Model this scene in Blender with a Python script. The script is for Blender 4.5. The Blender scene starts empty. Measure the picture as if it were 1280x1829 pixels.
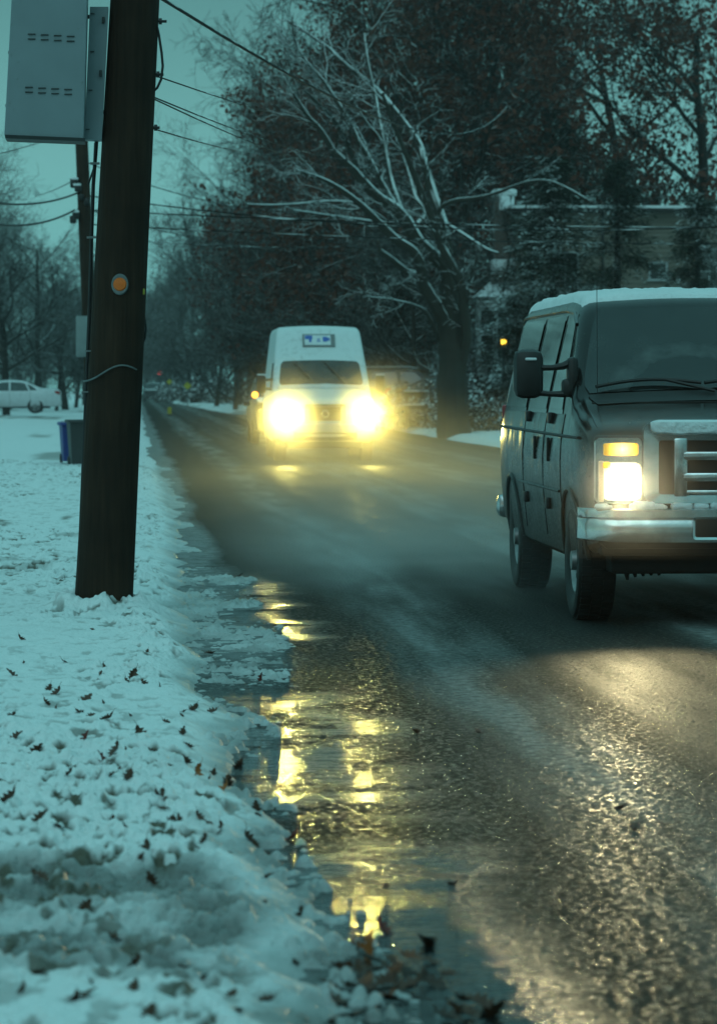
import bpy, bmesh, math, random
import numpy as np
from mathutils import Vector, Matrix, Euler
R = math.radians
sc = bpy.context.scene
COL = sc.collection

# ------------------------------------------------------------------ camera, sky, sun, exposure
F = 6000.0                     # focal length in photo pixels (1280 x 1829)
CAMZ = 1.48
YAW = math.atan(400.0 / F)
PITCH = math.atan(224.5 / F)
cam_d = bpy.data.cameras.new('camera')
cam = bpy.data.objects.new('camera', cam_d)
COL.objects.link(cam)
cam.location = (0, 0, CAMZ)
cam.rotation_euler = Euler((R(90) - PITCH, 0, -YAW), 'XYZ')
cam_d.sensor_fit = 'VERTICAL'
cam_d.sensor_height = 24.0
cam_d.lens = F / 1829.0 * 24.0
cam_d.clip_start = 0.1
cam_d.clip_end = 3000
cam_d.dof.use_dof = True
cam_d.dof.focus_distance = 21.0
cam_d.dof.aperture_fstop = 3.6
cam_d.dof.aperture_blades = 7
sc.camera = cam

w = bpy.data.worlds.new("World")
sc.world = w
w.use_nodes = True
nt = w.node_tree
for n in list(nt.nodes): nt.nodes.remove(n)
out = nt.nodes.new('ShaderNodeOutputWorld')
bg = nt.nodes.new('ShaderNodeBackground')
sky = nt.nodes.new('ShaderNodeTexSky')
sky.sky_type = 'NISHITA'
sky.sun_disc = False
sky.sun_elevation = R(4)
sky.sun_rotation = R(200)
sky.air_density = 2.0
sky.dust_density = 3.0
tint = nt.nodes.new('ShaderNodeMix'); tint.data_type = 'RGBA'; tint.blend_type = 'MIX'
tint.inputs[0].default_value = 0.9
tc = nt.nodes.new('ShaderNodeTexCoord')
sep = nt.nodes.new('ShaderNodeSeparateXYZ')
nz = nt.nodes.new('ShaderNodeTexNoise'); nz.inputs['Scale'].default_value = 3.0; nz.inputs['Detail'].default_value = 4
mp = nt.nodes.new('ShaderNodeMapping'); mp.inputs['Scale'].default_value = (1, 1, 5)
ad = nt.nodes.new('ShaderNodeMath'); ad.operation = 'MULTIPLY_ADD'
ad.inputs[1].default_value = 0.016
rp = nt.nodes.new('ShaderNodeValToRGB')
cr = rp.color_ramp
SK = 12.3                       # overcast deck values below are divided by the 0.1 strength
def skc(r, g, b): return (r * SK, g * SK, b * SK, 1)
cr.elements[0].position = 0.0; cr.elements[0].color = skc(0.145, 0.42, 0.41)
cr.elements[1].position = 1.0; cr.elements[1].color = skc(0.18, 0.52, 0.55)
for p, c in ((0.065, (0.130, 0.385, 0.380)), (0.125, (0.060, 0.215, 0.225)), (0.25, (0.075, 0.26, 0.275)), (0.5, (0.135, 0.41, 0.435))):
    e = cr.elements.new(p); e.color = skc(*c)
L = nt.links.new
L(tc.outputs['Generated'], sep.inputs[0])
L(tc.outputs['Generated'], mp.inputs[0]); L(mp.outputs[0], nz.inputs['Vector'])
L(nz.outputs['Fac'], ad.inputs[0]); L(sep.outputs['Z'], ad.inputs[2])
off = nt.nodes.new('ShaderNodeMath'); off.operation = 'SUBTRACT'; off.inputs[1].default_value = 0.008
L(ad.outputs[0], off.inputs[0]); L(off.outputs[0], rp.inputs[0])
L(sky.outputs[0], tint.inputs[6]); L(rp.outputs[0], tint.inputs[7])
L(tint.outputs[2], bg.inputs[0])
bg.inputs[1].default_value = 0.1
L(bg.outputs[0], out.inputs[0])

sun_d = bpy.data.lights.new('sun', 'SUN')
sun_d.energy = 0.35
sun_d.angle = R(40)
sun_d.color = (0.62, 0.95, 1.0)
sun = bpy.data.objects.new('sun', sun_d); COL.objects.link(sun)
sun.rotation_euler = (R(50), 0, R(-20))

sc.view_settings.view_transform = 'Standard'
sc.view_settings.look = 'None'
sc.view_settings.exposure = 0.0
sc.view_settings.gamma = 1.0
sc.view_settings.use_curve_mapping = False
cy = sc.cycles
cy.use_denoising = True
cy.max_bounces = 6
cy.diffuse_bounces = 2
cy.glossy_bounces = 3
cy.transmission_bounces = 4
cy.transparent_max_bounces = 8
cy.volume_bounces = 1
cy.volume_max_steps = 96
cy.volume_step_rate = 1.0
cy.sample_clamp_indirect = 6.0
cy.caustics_reflective = False
cy.caustics_refractive = False

# ------------------------------------------------------------------ helpers
CM = cam.rotation_euler.to_matrix()
FWD = Vector((math.sin(YAW), math.cos(YAW), 0))
def P(x, y, d):
    """Place a point of the scene: bearing read off the photo, with its own distance d (m)."""
    v = CM @ Vector(((x - 640) / F, -(y - 914.5) / F, -1))
    s = d / v.dot(FWD)
    return Vector((0, 0, CAMZ)) + v * s
def G(x, y, z=0.0):
    v = CM @ Vector(((x - 640) / F, -(y - 914.5) / F, -1))
    return Vector((0, 0, CAMZ)) + v * ((z - CAMZ) / v.z)

def tag(o, label=None, cat=None, group=None, kind=None):
    if label: o['label'] = label
    if cat: o['category'] = cat
    if group: o['group'] = group
    if kind: o['kind'] = kind
    return o
def empty(name, loc=(0, 0, 0), rz=0.0, label=None, cat=None, group=None):
    o = bpy.data.objects.new(name, None); COL.objects.link(o)
    o.location = loc; o.rotation_euler = (0, 0, rz)
    return tag(o, label, cat, group)
def mesh_obj(name, verts, faces, material, parent=None, smooth=False, loc=None):
    me = bpy.data.meshes.new(name)
    me.from_pydata([tuple(v) for v in verts] if not isinstance(verts, np.ndarray) else verts.tolist(), [],
                   faces if not isinstance(faces, np.ndarray) else faces.tolist())
    me.materials.append(material)
    if smooth: me.polygons.foreach_set('use_smooth', [True] * len(me.polygons))
    o = bpy.data.objects.new(name, me); COL.objects.link(o)
    if parent is not None: o.parent = parent
    if loc is not None: o.location = loc
    return o
def copy_tree(o, parent=None):
    c = o.copy(); COL.objects.link(c); c.parent = parent
    for ch in list(o.children): copy_tree(ch, c)
    return c

class MB:
    """collects shapes into one mesh"""
    def __init__(s): s.v = []; s.f = []; s.parts = []
    def each(s, name, m, parent=None, smooth=False):
        for v, f in s.parts: MB().add(v, f).build(name, m, parent, smooth)
    def add(s, v, f):
        s.parts.append((v, f)); n = len(s.v); s.v += [tuple(p) for p in v]; s.f += [tuple(i + n for i in q) for q in f]; return s
    def box(s, c, size, rot=None, bev=0.0):
        bm = bmesh.new(); bmesh.ops.create_cube(bm, size=1)
        for v in bm.verts: v.co = Vector((v.co.x * size[0], v.co.y * size[1], v.co.z * size[2]))
        if bev > 0: bmesh.ops.bevel(bm, geom=list(bm.edges), offset=bev, segments=2, affect='EDGES', profile=0.5)
        M = rot.to_matrix() if rot else Matrix.Identity(3)
        bm.verts.index_update()
        s.add([M @ v.co + Vector(c) for v in bm.verts], [[v.index for v in f.verts] for f in bm.faces]); bm.free(); return s
    def tube(s, pts, r, k=8, caps=True):
        pts = [Vector(p) for p in pts]
        rs = r if isinstance(r, (list, tuple)) else [r] * len(pts)
        V = []; Fc = []
        up = Vector((0, 0, 1))
        prev = None
        for i, p in enumerate(pts):
            t = (pts[min(i + 1, len(pts) - 1)] - pts[max(i - 1, 0)]).normalized()
            a = prev if prev is not None else (up.cross(t) if abs(t.z) < .95 else Vector((1, 0, 0)))
            a = (a - t * a.dot(t)).normalized(); b = t.cross(a); prev = a
            for j in range(k):
                q = 2 * math.pi * j / k
                V.append(p + (a * math.cos(q) + b * math.sin(q)) * rs[i])
        for i in range(len(pts) - 1):
            for j in range(k):
                Fc.append((i * k + j, i * k + (j + 1) % k, (i + 1) * k + (j + 1) % k, (i + 1) * k + j))
        if caps:
            Fc.append(tuple(range(k - 1, -1, -1))); n = (len(pts) - 1) * k
            Fc.append(tuple(range(n, n + k)))
        return s.add(V, Fc)
    def lathe(s, prof, c, axis='X', k=28):
        """prof: (radius, offset along axis) list"""
        V = []; Fc = []
        for (r, h) in prof:
            for j in range(k):
                q = 2 * math.pi * j / k
                a, b = r * math.cos(q), r * math.sin(q)
                V.append(Vector(c) + (Vector((h, a, b)) if axis == 'X' else Vector((a, h, b)) if axis == 'Y' else Vector((a, b, h))))
        for i in range(len(prof) - 1):
            for j in range(k):
                Fc.append((i * k + j, i * k + (j + 1) % k, (i + 1) * k + (j + 1) % k, (i + 1) * k + j))
        return s.add(V, Fc)
    def prism(s, poly, y0, y1):
        """poly in (x,z), extruded along y"""
        n = len(poly)
        V = [(x, y0, z) for x, z in poly] + [(x, y1, z) for x, z in poly]
        Fc = [tuple(range(n)), tuple(range(2 * n - 1, n - 1, -1))] + [(i, i + n, (i + 1) % n + n, (i + 1) % n) for i in range(n)]
        return s.add(V, Fc)
    def build(s, name, m, parent=None, smooth=False, loc=None, recalc=False):
        o = mesh_obj(name, s.v, s.f, m, parent, smooth, loc)
        if recalc or smooth:
            bm = bmesh.new(); bm.from_mesh(o.data); bmesh.ops.recalc_face_normals(bm, faces=bm.faces); bm.to_mesh(o.data); bm.free()
        if smooth:
            o.data.set_sharp_from_angle(angle=R(38))
        return o

def join_into(o, mb, m):
    """surface detail (seams, slots) kept inside the part's own mesh, in a second material"""
    t = bpy.data.meshes.new('t'); t.from_pydata(mb.v, [], mb.f)
    bm = bmesh.new(); bm.from_mesh(o.data); n = len(bm.faces); bm.from_mesh(t)
    o.data.materials.append(m); k = len(o.data.materials) - 1
    bm.faces.ensure_lookup_table()
    for f in bm.faces[n:]: f.material_index = k
    bm.to_mesh(o.data); bm.free(); bpy.data.meshes.remove(t)
# ------------------------------------------------------------------ materials
class N:
    def __init__(s, name):
        s.m = bpy.data.materials.new(name); s.m.use_nodes = True
        s.t = s.m.node_tree
        s.b = s.t.nodes['Principled BSDF']; s.o = s.t.nodes['Material Output']
    def n(s, typ, **kw):
        x = s.t.nodes.new(typ)
        for k, v in kw.items():
            if k in x.inputs: x.inputs[k].default_value = v
            else: setattr(x, k, v)
        return x
    def l(s, a, b): s.t.links.new(a, b)
    def coord(s): return s.n('ShaderNodeTexCoord').outputs['Object']
    def noise(s, scale, detail=3, vec=None, rough=0.5):
        x = s.n('ShaderNodeTexNoise', Scale=scale, Detail=detail, Roughness=rough)
        s.l(vec if vec is not None else s.coord(), x.inputs['Vector']); return x.outputs['Fac']
    def ramp(s, fac, *stops):
        x = s.n('ShaderNodeValToRGB'); e = x.color_ramp.elements
        while len(e) < len(stops): e.new(0.5)
        for i, (p, c) in enumerate(stops):
            e[i].position = p; e[i].color = (c, c, c, 1) if isinstance(c, (int, float)) else (*c, 1)
        s.l(fac, x.inputs[0]); return x.outputs[0]
    def mix(s, fac, a, b):
        x = s.n('ShaderNodeMix', data_type='RGBA')
        for v, i in ((fac, 0), (a, 6), (b, 7)):
            if isinstance(v, (int, float)): x.inputs[i].default_value = v
            elif isinstance(v, tuple): x.inputs[i].default_value = (*v, 1)
            else: s.l(v, x.inputs[i])
        return x.outputs[2]
    def math(s, op, a, b=0.0, c=0.0):
        x = s.n('ShaderNodeMath', operation=op)
        for i, v in enumerate((a, b, c)):
            if isinstance(v, (int, float)): x.inputs[i].default_value = v
            else: s.l(v, x.inputs[i])
        return x.outputs[0]
    def bump(s, h, dist, strength=1.0, normal=None):
        x = s.n('ShaderNodeBump', Distance=dist, Strength=strength); s.l(h, x.inputs['Height'])
        if normal is not None: s.l(normal, x.inputs['Normal'])
        return x.outputs[0]
    def set(s, **kw):
        for k, v in kw.items():
            k = k.replace('_', ' ')
            if isinstance(v, (int, float)): s.b.inputs[k].default_value = v
            elif isinstance(v, tuple): s.b.inputs[k].default_value = (*v, 1) if len(v) == 3 else v
            else: s.l(v, s.b.inputs[k])
        return s

def simple(name, col, rough=0.5, metal=0.0, var=0.25, scale=8.0, bump=0.0, bscale=60.0, **kw):
    k = N(name)
    c2 = tuple(c * (1 - var) for c in col)
    k.set(Base_Color=k.mix(k.ramp(k.noise(scale, 4), (0.3, 0.0), (0.7, 1.0)), c2, col), Roughness=rough, Metallic=metal, **kw)
    if bump: k.set(Normal=k.bump(k.noise(bscale, 3), bump))
    return k.m

def snowy(name, col, thr=0.25, snow=(0.78, 0.8, 0.8), soft=0.25, nscale=2.5, rough=0.75, dirv=(-0.25, -0.25, 0.93), col2=None, patch=0.5):
    """bark / foliage / roofing with snow lodged on the faces that look upward"""
    k = N(name)
    g = k.n('ShaderNodeNewGeometry')
    d = k.n('ShaderNodeVectorMath', operation='DOT_PRODUCT'); k.l(g.outputs['Normal'], d.inputs[0]); d.inputs[1].default_value = dirv
    nn = k.noise(nscale, 3)
    f = k.math('ADD', d.outputs['Value'], k.math('MULTIPLY_ADD', nn, patch * 2, -patch))
    mr = k.n('ShaderNodeMapRange'); k.l(f, mr.inputs[0])
    mr.inputs[1].default_value = thr; mr.inputs[2].default_value = thr + soft
    base = k.mix(k.noise(nscale * 3, 3), tuple(c * .6 for c in col), col2 or col)
    k.set(Base_Color=k.mix(mr.outputs[0], base, snow), Roughness=rough, Specular_IOR_Level=0.25)
    return k.m
def emit(name, col, s, base=(0.8, 0.8, 0.8)):
    k = N(name); k.set(Base_Color=base, Emission_Color=col, Emission_Strength=s, Roughness=0.3); return k.m

def lamp(name, col, edge, s, c, r, base=(0.8, 0.8, 0.8)):
    """lens lit by a bulb behind it: hottest at the bulb, ribbed glass"""
    k = N(name); co = k.coord(); d = k.n('ShaderNodeVectorMath', operation='DISTANCE')
    ab = k.n('ShaderNodeVectorMath', operation='ABSOLUTE'); k.l(co, ab.inputs[0]); k.l(ab.outputs[0], d.inputs[0]); d.inputs[1].default_value = c
    wv = k.n('ShaderNodeTexWave', Scale=42.0, Distortion=1.0, bands_direction='X'); k.l(co, wv.inputs[0])
    f = k.ramp(k.math('DIVIDE', d.outputs['Value'], r), (0.0, 1.0), (0.4, .4), (0.75, .05), (1.0, 0.0))
    st = k.math('MULTIPLY', k.math('MULTIPLY_ADD', f, s, edge), k.math('MULTIPLY_ADD', wv.outputs['Fac'], .5, .6))
    k.set(Base_Color=base, Emission_Color=col, Emission_Strength=st, Roughness=.2); return k.m
def car_paint(name, col, rough=0.28, dirt=(0.10, 0.11, 0.10), dz=0.9, spec=0.3, metal=0.0, coat=0.12):
    """paint with road salt and spray drying on the lower panels (mud goes with height above the road)"""
    k = N(name)
    co = k.coord(); s = k.n('ShaderNodeSeparateXYZ'); k.l(co, s.inputs[0])
    nn = k.noise(6, 5, co)
    h = k.math('MULTIPLY_ADD', nn, 0.7, k.math('MULTIPLY', s.outputs['Z'], -1.0))
    f = k.n('ShaderNodeMapRange'); k.l(h, f.inputs[0]); f.inputs[1].default_value = -dz - 0.05; f.inputs[2].default_value = -dz + 0.75
    sm = k.n('ShaderNodeMapping'); sm.inputs['Scale'].default_value = (7, 7, .8); k.l(co, sm.inputs[0])
    salt = k.math('MULTIPLY', k.ramp(k.noise(1.6, 4, sm.outputs[0], .65), (.5, 0.), (.72, 1.)), k.ramp(k.noise(1.3, 3, co), (.4, .1), (.65, .8)))
    fine = k.math('MULTIPLY', k.math('MAXIMUM', f.outputs[0], salt), k.ramp(k.noise(45, 3, co), (0.2, 0.35), (0.75, 1.0)))
    k.set(Base_Color=k.mix(fine, col, dirt), Roughness=k.math('MULTIPLY_ADD', fine, 0.4, rough), Metallic=metal,
          Coat_Weight=k.math('MULTIPLY_ADD', fine, -coat, coat), Coat_Roughness=0.12, Specular_IOR_Level=spec)
    k.set(Normal=k.bump(k.noise(3.0, 2, co), 0.016, 0.35))
    return k.m

M = {}
M['bark'] = snowy('bark_with_snow', (0.022, 0.017, 0.013), snow=(.36, .38, .38), thr=0.60, soft=0.18, nscale=3.0, patch=0.35, dirv=(0.1, -0.1, 0.98))
M['bark_fan'] = snowy('bark_with_heavy_snow', (0.04, 0.034, 0.026), thr=0.34, soft=0.14, nscale=1.7, patch=0.18, dirv=(0.15, -0.04, 0.98))
M['bark_dark'] = snowy('dark_bark', (0.022, 0.019, 0.016), thr=0.75, soft=0.2, nscale=2.0, patch=0.25)
M['brown_leaf'] = snowy('withered_oak_leaves', (0.17, 0.042, 0.022), thr=0.99, soft=0.2, nscale=0.7, patch=0.25, col2=(0.085, 0.028, 0.017))
M['needles'] = snowy('evergreen_needles', (0.03, 0.038, 0.014), thr=0.90, soft=0.25, nscale=0.9, patch=0.55, col2=(0.012, 0.025, 0.016))
M['shrub'] = snowy('shrub_twigs', (0.04, 0.03, 0.022), thr=0.45, soft=0.3, nscale=1.5, patch=0.4)
M['black_paint'] = car_paint('dark_green_black_paint', (0.004, 0.005, 0.0045), rough=0.16, dirt=(0.020, 0.021, 0.018))
M['white_paint'] = car_paint('white_van_paint', (0.72, 0.74, 0.74), rough=0.35, dirt=(0.28, 0.27, 0.25), dz=0.75)
M['sedan_paint'] = car_paint('white_sedan_paint', (0.66, 0.70, 0.72), rough=0.3, dirt=(0.3, 0.3, 0.3), dz=0.3)
M['dark_paint'] = car_paint('dark_car_paint', (0.02, 0.022, 0.025), rough=0.3, dirt=(0.06, 0.06, 0.06))
M['trim'] = simple('black_trim_plastic', (0.012, 0.012, 0.012), 0.5, var=0.4, scale=12, bump=0.001)
M['rubber'] = simple('wet_tyre_rubber', (0.012, 0.012, 0.011), 0.55, var=0.5, scale=14, bump=0.004, bscale=40)
M['under'] = simple('underbody', (0.010, 0.009, 0.008), 0.8, var=0.5, scale=6)
M['chrome'] = simple('salt_dulled_chrome', (0.72, 0.74, 0.74), 0.2, metal=0.95, var=0.35, scale=7, bump=0.001, bscale=18)
M['steel'] = simple('grimy_steel_wheel', (0.36, 0.37, 0.37), 0.42, metal=0.75, var=0.5, scale=9)
M['snowcap'] = simple('settled_snow', (0.78, 0.8, 0.81), 0.7, var=0.08, scale=5, bump=0.02, bscale=22)
def glass_mat(name, col, rough, streak=0.0):
    k = N(name); co = k.coord()
    nn = k.noise(5, 5, co)
    k.set(Base_Color=k.mix(k.ramp(nn, (0.4, 0.0), (0.75, 1.0)), col, tuple(c + streak for c in col)), Roughness=k.math('MULTIPLY_ADD', nn, 0.12, rough),
          IOR=1.5, Specular_IOR_Level=0.7, Coat_Weight=0.5, Coat_Roughness=0.05)
    return k.m
M['glass'] = glass_mat('dark_tinted_glass', (0.012, 0.016, 0.016), 0.02, 0.02)
def screen_mat():
    k = N('windscreen_glass'); co = k.coord(); s = k.n('ShaderNodeSeparateXYZ'); k.l(co, s.inputs[0])
    d = k.n('ShaderNodeVectorMath', operation='DISTANCE'); k.l(co, d.inputs[0]); d.inputs[1].default_value = (-.15, 1.0, 1.35)
    arc = k.ramp(k.math('MULTIPLY_ADD', k.noise(7, 4, co), .10, d.outputs['Value']), (.50, 0.), (.53, 1.), (.60, 1.), (.66, .2))
    smear = k.math('MULTIPLY', k.ramp(k.noise(4, 5, co, .65), (.4, .2), (.7, 1.)), arc)
    b = k.mix(smear, (0.010, 0.014, 0.014), (0.075, 0.085, 0.083))
    k.set(Base_Color=b, Roughness=k.math('MULTIPLY_ADD', smear, .25, .03), IOR=1.5, Specular_IOR_Level=.55)
    return k.m
M['screen'] = screen_mat()
M['lens_main'] = emit('headlamp_lens_lit', (1.0, 0.86, 0.42), 14.0)
M['lens_low'] = lamp('headlamp_lens_beam', (1.0, 0.86, 0.45), 0.35, 14.0, (.76, .035, .885), .165)
M['lens_dim'] = emit('headlamp_lens_clear', (1.0, 0.75, 0.3), 0.25, (0.3, 0.3, 0.28))
M['amber'] = lamp('amber_lamp_lit', (1.0, 0.62, 0.06), .55, 16.0, (.765, .04, 1.095), .11, (0.5, 0.22, 0.02))
M['amber_side'] = lamp('amber_marker_lit', (1.0, 0.6, 0.03), .5, 2.0, (.865, .03, 1.0), .04, (0.5, 0.22, 0.02))
M['amber_dot'] = emit('amber_lamp_spot', (1.0, 0.42, 0.03), 6.0, (0.6, 0.25, 0.02))
M['red_signal'] = emit('red_signal_lens', (1.0, 0.10, 0.09), 3.0, (0.5, 0.05, 0.05))
M['yellow_bulb'] = emit('yellow_bulb', (1.0, 0.62, 0.05), 3.5, (0.7, 0.5, 0.1))
M['tail'] = simple('red_tail_lens', (0.32, 0.02, 0.02), 0.25, var=0.2)

# ------------------------------------------------------------------ numpy noise
def _h(ix, iy, seed):
    n = (ix.astype(np.int64) * 374761393 + iy.astype(np.int64) * 668265263 + seed * 1442695041) & 0xffffffff
    n = ((n ^ (n >> 13)) * 1274126177) & 0xffffffff
    return ((n ^ (n >> 16)) & 0xffff) / 65535.0
def vnoise(x, y, seed=0):
    ix = np.floor(x); iy = np.floor(y); fx = x - ix; fy = y - iy
    fx = fx * fx * fx * (fx * (fx * 6 - 15) + 10); fy = fy * fy * fy * (fy * (fy * 6 - 15) + 10)
    a = _h(ix, iy, seed); b = _h(ix + 1, iy, seed); c = _h(ix, iy + 1, seed); d = _h(ix + 1, iy + 1, seed)
    return (a + (b - a) * fx) + ((c + (d - c) * fx) - (a + (b - a) * fx)) * fy
def fbm(x, y, o=4, seed=0):
    s = 0; a = 0.5; t = 0
    for i in range(o):
        s = s + a * vnoise(x, y, seed + i * 17); t += a; a *= 0.5
        x = x * 2.03 + 3.1; y = y * 2.03 + 1.7
    return s / t
def domes(x, y, cell, seed=0, rmin=0.35, rmax=0.75):
    """rounded clods: height in units of cell"""
    ix = np.floor(x / cell); iy = np.floor(y / cell); best = np.zeros_like(x)
    for dx in (-1, 0, 1):
        for dy in (-1, 0, 1):
            cx = ix + dx; cy_ = iy + dy
            px = (cx + _h(cx, cy_, seed)) * cell; py = (cy_ + _h(cx, cy_, seed + 5)) * cell
            r = (rmin + (rmax - rmin) * _h(cx, cy_, seed + 9)) * cell
            q = r * r - (x - px) ** 2 - (y - py) ** 2
            best = np.maximum(best, np.sqrt(np.maximum(q, 0)))
    return best / cell
def sstep(a, b, x):
    t = np.clip((x - a) / (b - a), 0, 1); return t * t * (3 - 2 * t)

# ------------------------------------------------------------------ ground, road, snow
KY = [6.0, 7.8, 9.3, 10.2, 11, 12.5, 14.6, 18.9, 22.8, 33, 47, 60, 400]
KX = [0.40, 0.40, 0.40, 0.40, 0.40, 0.38, 0.37, 0.31, 0.32, 0.42, 0.44, 0.42, 0.42]
POLE_B = P(186, 1072, 21.2)
def snow_h(x, y):
    """height of the snowy verge above the road, slush 0..1, dirt 0..1"""
    e = np.interp(y, KY, KX) + (fbm(y * 1.3 + x, x * 1.3 + 3.0, 4, 2) - .5) * 0.30
    t = e - x
    base = -0.03 * (1 - sstep(-.05, .02, t)) + 0.015 + 0.080 * sstep(-0.03, 0.24, t) + 0.03 * sstep(.3, 2.5, t) + 0.012 * np.maximum(-x - 1.0, 0)
    low = sstep(0.0, 0.25, t)
    n1 = fbm(x * 3.0, y * 2.2, 4, 11) - .5
    n2 = fbm(x * 11, y * 10, 3, 23) - .5
    n3 = fbm(x * 27, y * 27, 3, 31) - .5
    rough = 0.35 + 0.95 * sstep(0.42, 0.62, fbm(x * 1.1 + 9, y * 0.35, 3, 41))
    far_soft = 1 - 0.55 * sstep(15, 19, y) * sstep(-0.4, -1.0, x)
    near_pole = np.exp(-((y - 19.3) ** 2 / 1.8 + (x + .55) ** 2 / .3))
    rough = rough * (1 - .75 * near_pole)
    cl = domes(x + n2 * .03, y + n1 * .05, 0.11, 3, .25, .6)
    clm = sstep(.45, .68, fbm(x * 4.0, y * 3.2, 3, 55))
    h = base + low * (0.05 * n1 + far_soft * rough * (0.042 * n2 + 0.046 * n3 + 0.030 * cl * clm))
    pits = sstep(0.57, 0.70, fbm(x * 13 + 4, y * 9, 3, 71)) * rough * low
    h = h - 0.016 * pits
    # thrown-up clods along the kerb
    m = sstep(-0.27, -0.10, t) * (1 - sstep(0.10, 0.32, t)) * (1 - sstep(14.5, 18, y)) 
    m = m * sstep(.34, .5, fbm(x * 2.5, y * 1.6, 2, 81) + 0.10)
    xw = x + .04 * n1 + .03 * n2; yw = y + .09 * n1 + .04 * n2
    big = domes(xw, yw, 0.115, 7, .25, .62) * 0.085 + domes(xw + .05, yw, 0.055, 8, .3, .65) * 0.05 + n3 * .03 - .012
    h = np.maximum(h, (base * .35 - 0.02) + m * big) * (t > -0.36) + (-0.06) * (t <= -0.36) * 1.0
    # driveway apron: churned slush with wheel ruts running off the road
    D = sstep(7.6, 8.3, y + 0.25 * x) * (1 - sstep(9.75, 10.15, y + .12 * x)) * sstep(-1.5, -0.75, x) * low
    rut = np.exp(-((y + .1 * x - 8.6) / .16) ** 2) + np.exp(-((y + .1 * x - 9.75) / .22) ** 2)
    sl = 0.045 + 0.05 * (fbm(x * 3.5, y * 5.5, 3, 91) - .4) + 0.050 * domes(xw, yw, 0.095, 12, .25, .65) * sstep(.4, .62, fbm(x * 3 + 2, y * 4.2, 2, 93)) + n3 * .045 + n2 * .03 + 0.028 * domes(xw, yw, .042, 14, .3, .7)
    sl = sl - 0.03 * rut
    h = h * (1 - D) + sl * D
    # thin slush sheets lying on the gutter farther on
    S = sstep(15.5, 17.0, y) * (1 - sstep(25, 30, y)) * sstep(-0.62, -0.5, t + .2 * (fbm(x * 3, y * .9, 3, 99) - .5)) * (1 - sstep(0.0, 0.1, t))
    pat = fbm(x * 2.6, y * 1.1, 4, 111)
    hs = -0.03 + S * (0.022 + 0.07 * (pat - 0.50) + 0.04 * n2 + n3 * .05 + .022 * domes(xw, yw, .09, 21, .25, .6))
    h = np.where(t < 0.06, np.maximum(h, hs), h)
    S2 = sstep(27, 31, y) * sstep(-0.16, -0.08, t + .45 * (fbm(x * 2, y * .5, 3, 121) - .5)) 
    h = np.where(t < 0.06, np.maximum(h, -0.03 + S2 * (.036 + .012 * n2 + .006 * n3)), h)
    # snow banked against the foot of the pole, with a melt ring next to the wood
    dp = np.hypot(x - POLE_B.x, y - POLE_B.y)
    h = h + (0.055 + .10 * n2) * np.exp(-((dp - .27) / .10) ** 2) - .03 * np.exp(-((dp - .16) / .05) ** 2)
    slush = np.clip(np.maximum.reduce([D * (0.35 + 0.9 * sstep(.35, .65, fbm(x * 2.2, y * 3, 3, 131)) + .5 * rut), (1 - sstep(-.02, .16, t)) * .70 * (0.5 + fbm(x * 4, y * 3, 3, 133))]), 0, 1)
    slush = slush * (1 - sstep(0.06, .14, h) * .55)
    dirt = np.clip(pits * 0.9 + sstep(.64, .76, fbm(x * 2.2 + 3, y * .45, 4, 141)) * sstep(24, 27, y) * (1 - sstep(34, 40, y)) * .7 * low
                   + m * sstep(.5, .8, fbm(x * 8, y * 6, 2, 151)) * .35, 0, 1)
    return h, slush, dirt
def ground_z(x, y):
    return float(snow_h(np.array([x]), np.array([y]))[0][0])

def snow_material():
    k = N('churned_snow')
    a = k.n('ShaderNodeAttribute', attribute_name='surf')
    s = k.n('ShaderNodeSeparateColor'); k.l(a.outputs['Color'], s.inputs[0])
    c = k.mix(k.noise(4, 4), (0.74, 0.77, 0.78), (0.86, 0.87, 0.87))
    c = k.mix(s.outputs[0], c, k.mix(k.noise(9, 4), (0.13, 0.14, 0.13), (0.30, 0.31, 0.30)))
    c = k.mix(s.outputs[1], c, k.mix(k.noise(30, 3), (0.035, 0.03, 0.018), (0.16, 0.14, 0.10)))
    k.set(Base_Color=c, Roughness=k.math('MULTIPLY_ADD', s.outputs[0], -0.3, 0.62), Specular_IOR_Level=0.3)
    k.set(Normal=k.bump(k.noise(85, 4), 0.006, 0.7, k.bump(k.noise(28, 4), 0.022, 0.8)))
    return k.m
M['snow'] = snow_material()

def grid_obj(name, X, Y, Z, material, attr=None, **kw):
    ny, nx = X.shape
    me = bpy.data.meshes.new(name)
    V = np.stack([X, Y, Z], -1).reshape(-1, 3)
    idx = np.arange(ny * nx).reshape(ny, nx)
    q = np.stack([idx[:-1, :-1], idx[:-1, 1:], idx[1:, 1:], idx[1:, :-1]], -1).reshape(-1, 4)
    me.vertices.add(len(V)); me.vertices.foreach_set('co', V.astype(np.float32).ravel())
    me.loops.add(q.size); me.loops.foreach_set('vertex_index', q.astype(np.int32).ravel())
    me.polygons.add(len(q)); me.polygons.foreach_set('loop_start', np.arange(0, q.size, 4, dtype=np.int32))
    me.polygons.foreach_set('loop_total', np.full(len(q), 4, dtype=np.int32))
    me.update(calc_edges=True); me.validate()
    me.polygons.foreach_set('use_smooth', [True] * len(q))
    if attr is not None:
        a = me.attributes.new('surf', 'FLOAT_COLOR', 'POINT')
        c = np.zeros((len(V), 4), np.float32); c[:, 3] = 1
        for i, ch in enumerate(attr): c[:, i] = ch.ravel()
        a.data.foreach_set('color', c.ravel())
    me.materials.append(material)
    o = bpy.data.objects.new(name, me); COL.objects.link(o)
    tag(o, **kw); return o

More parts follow.
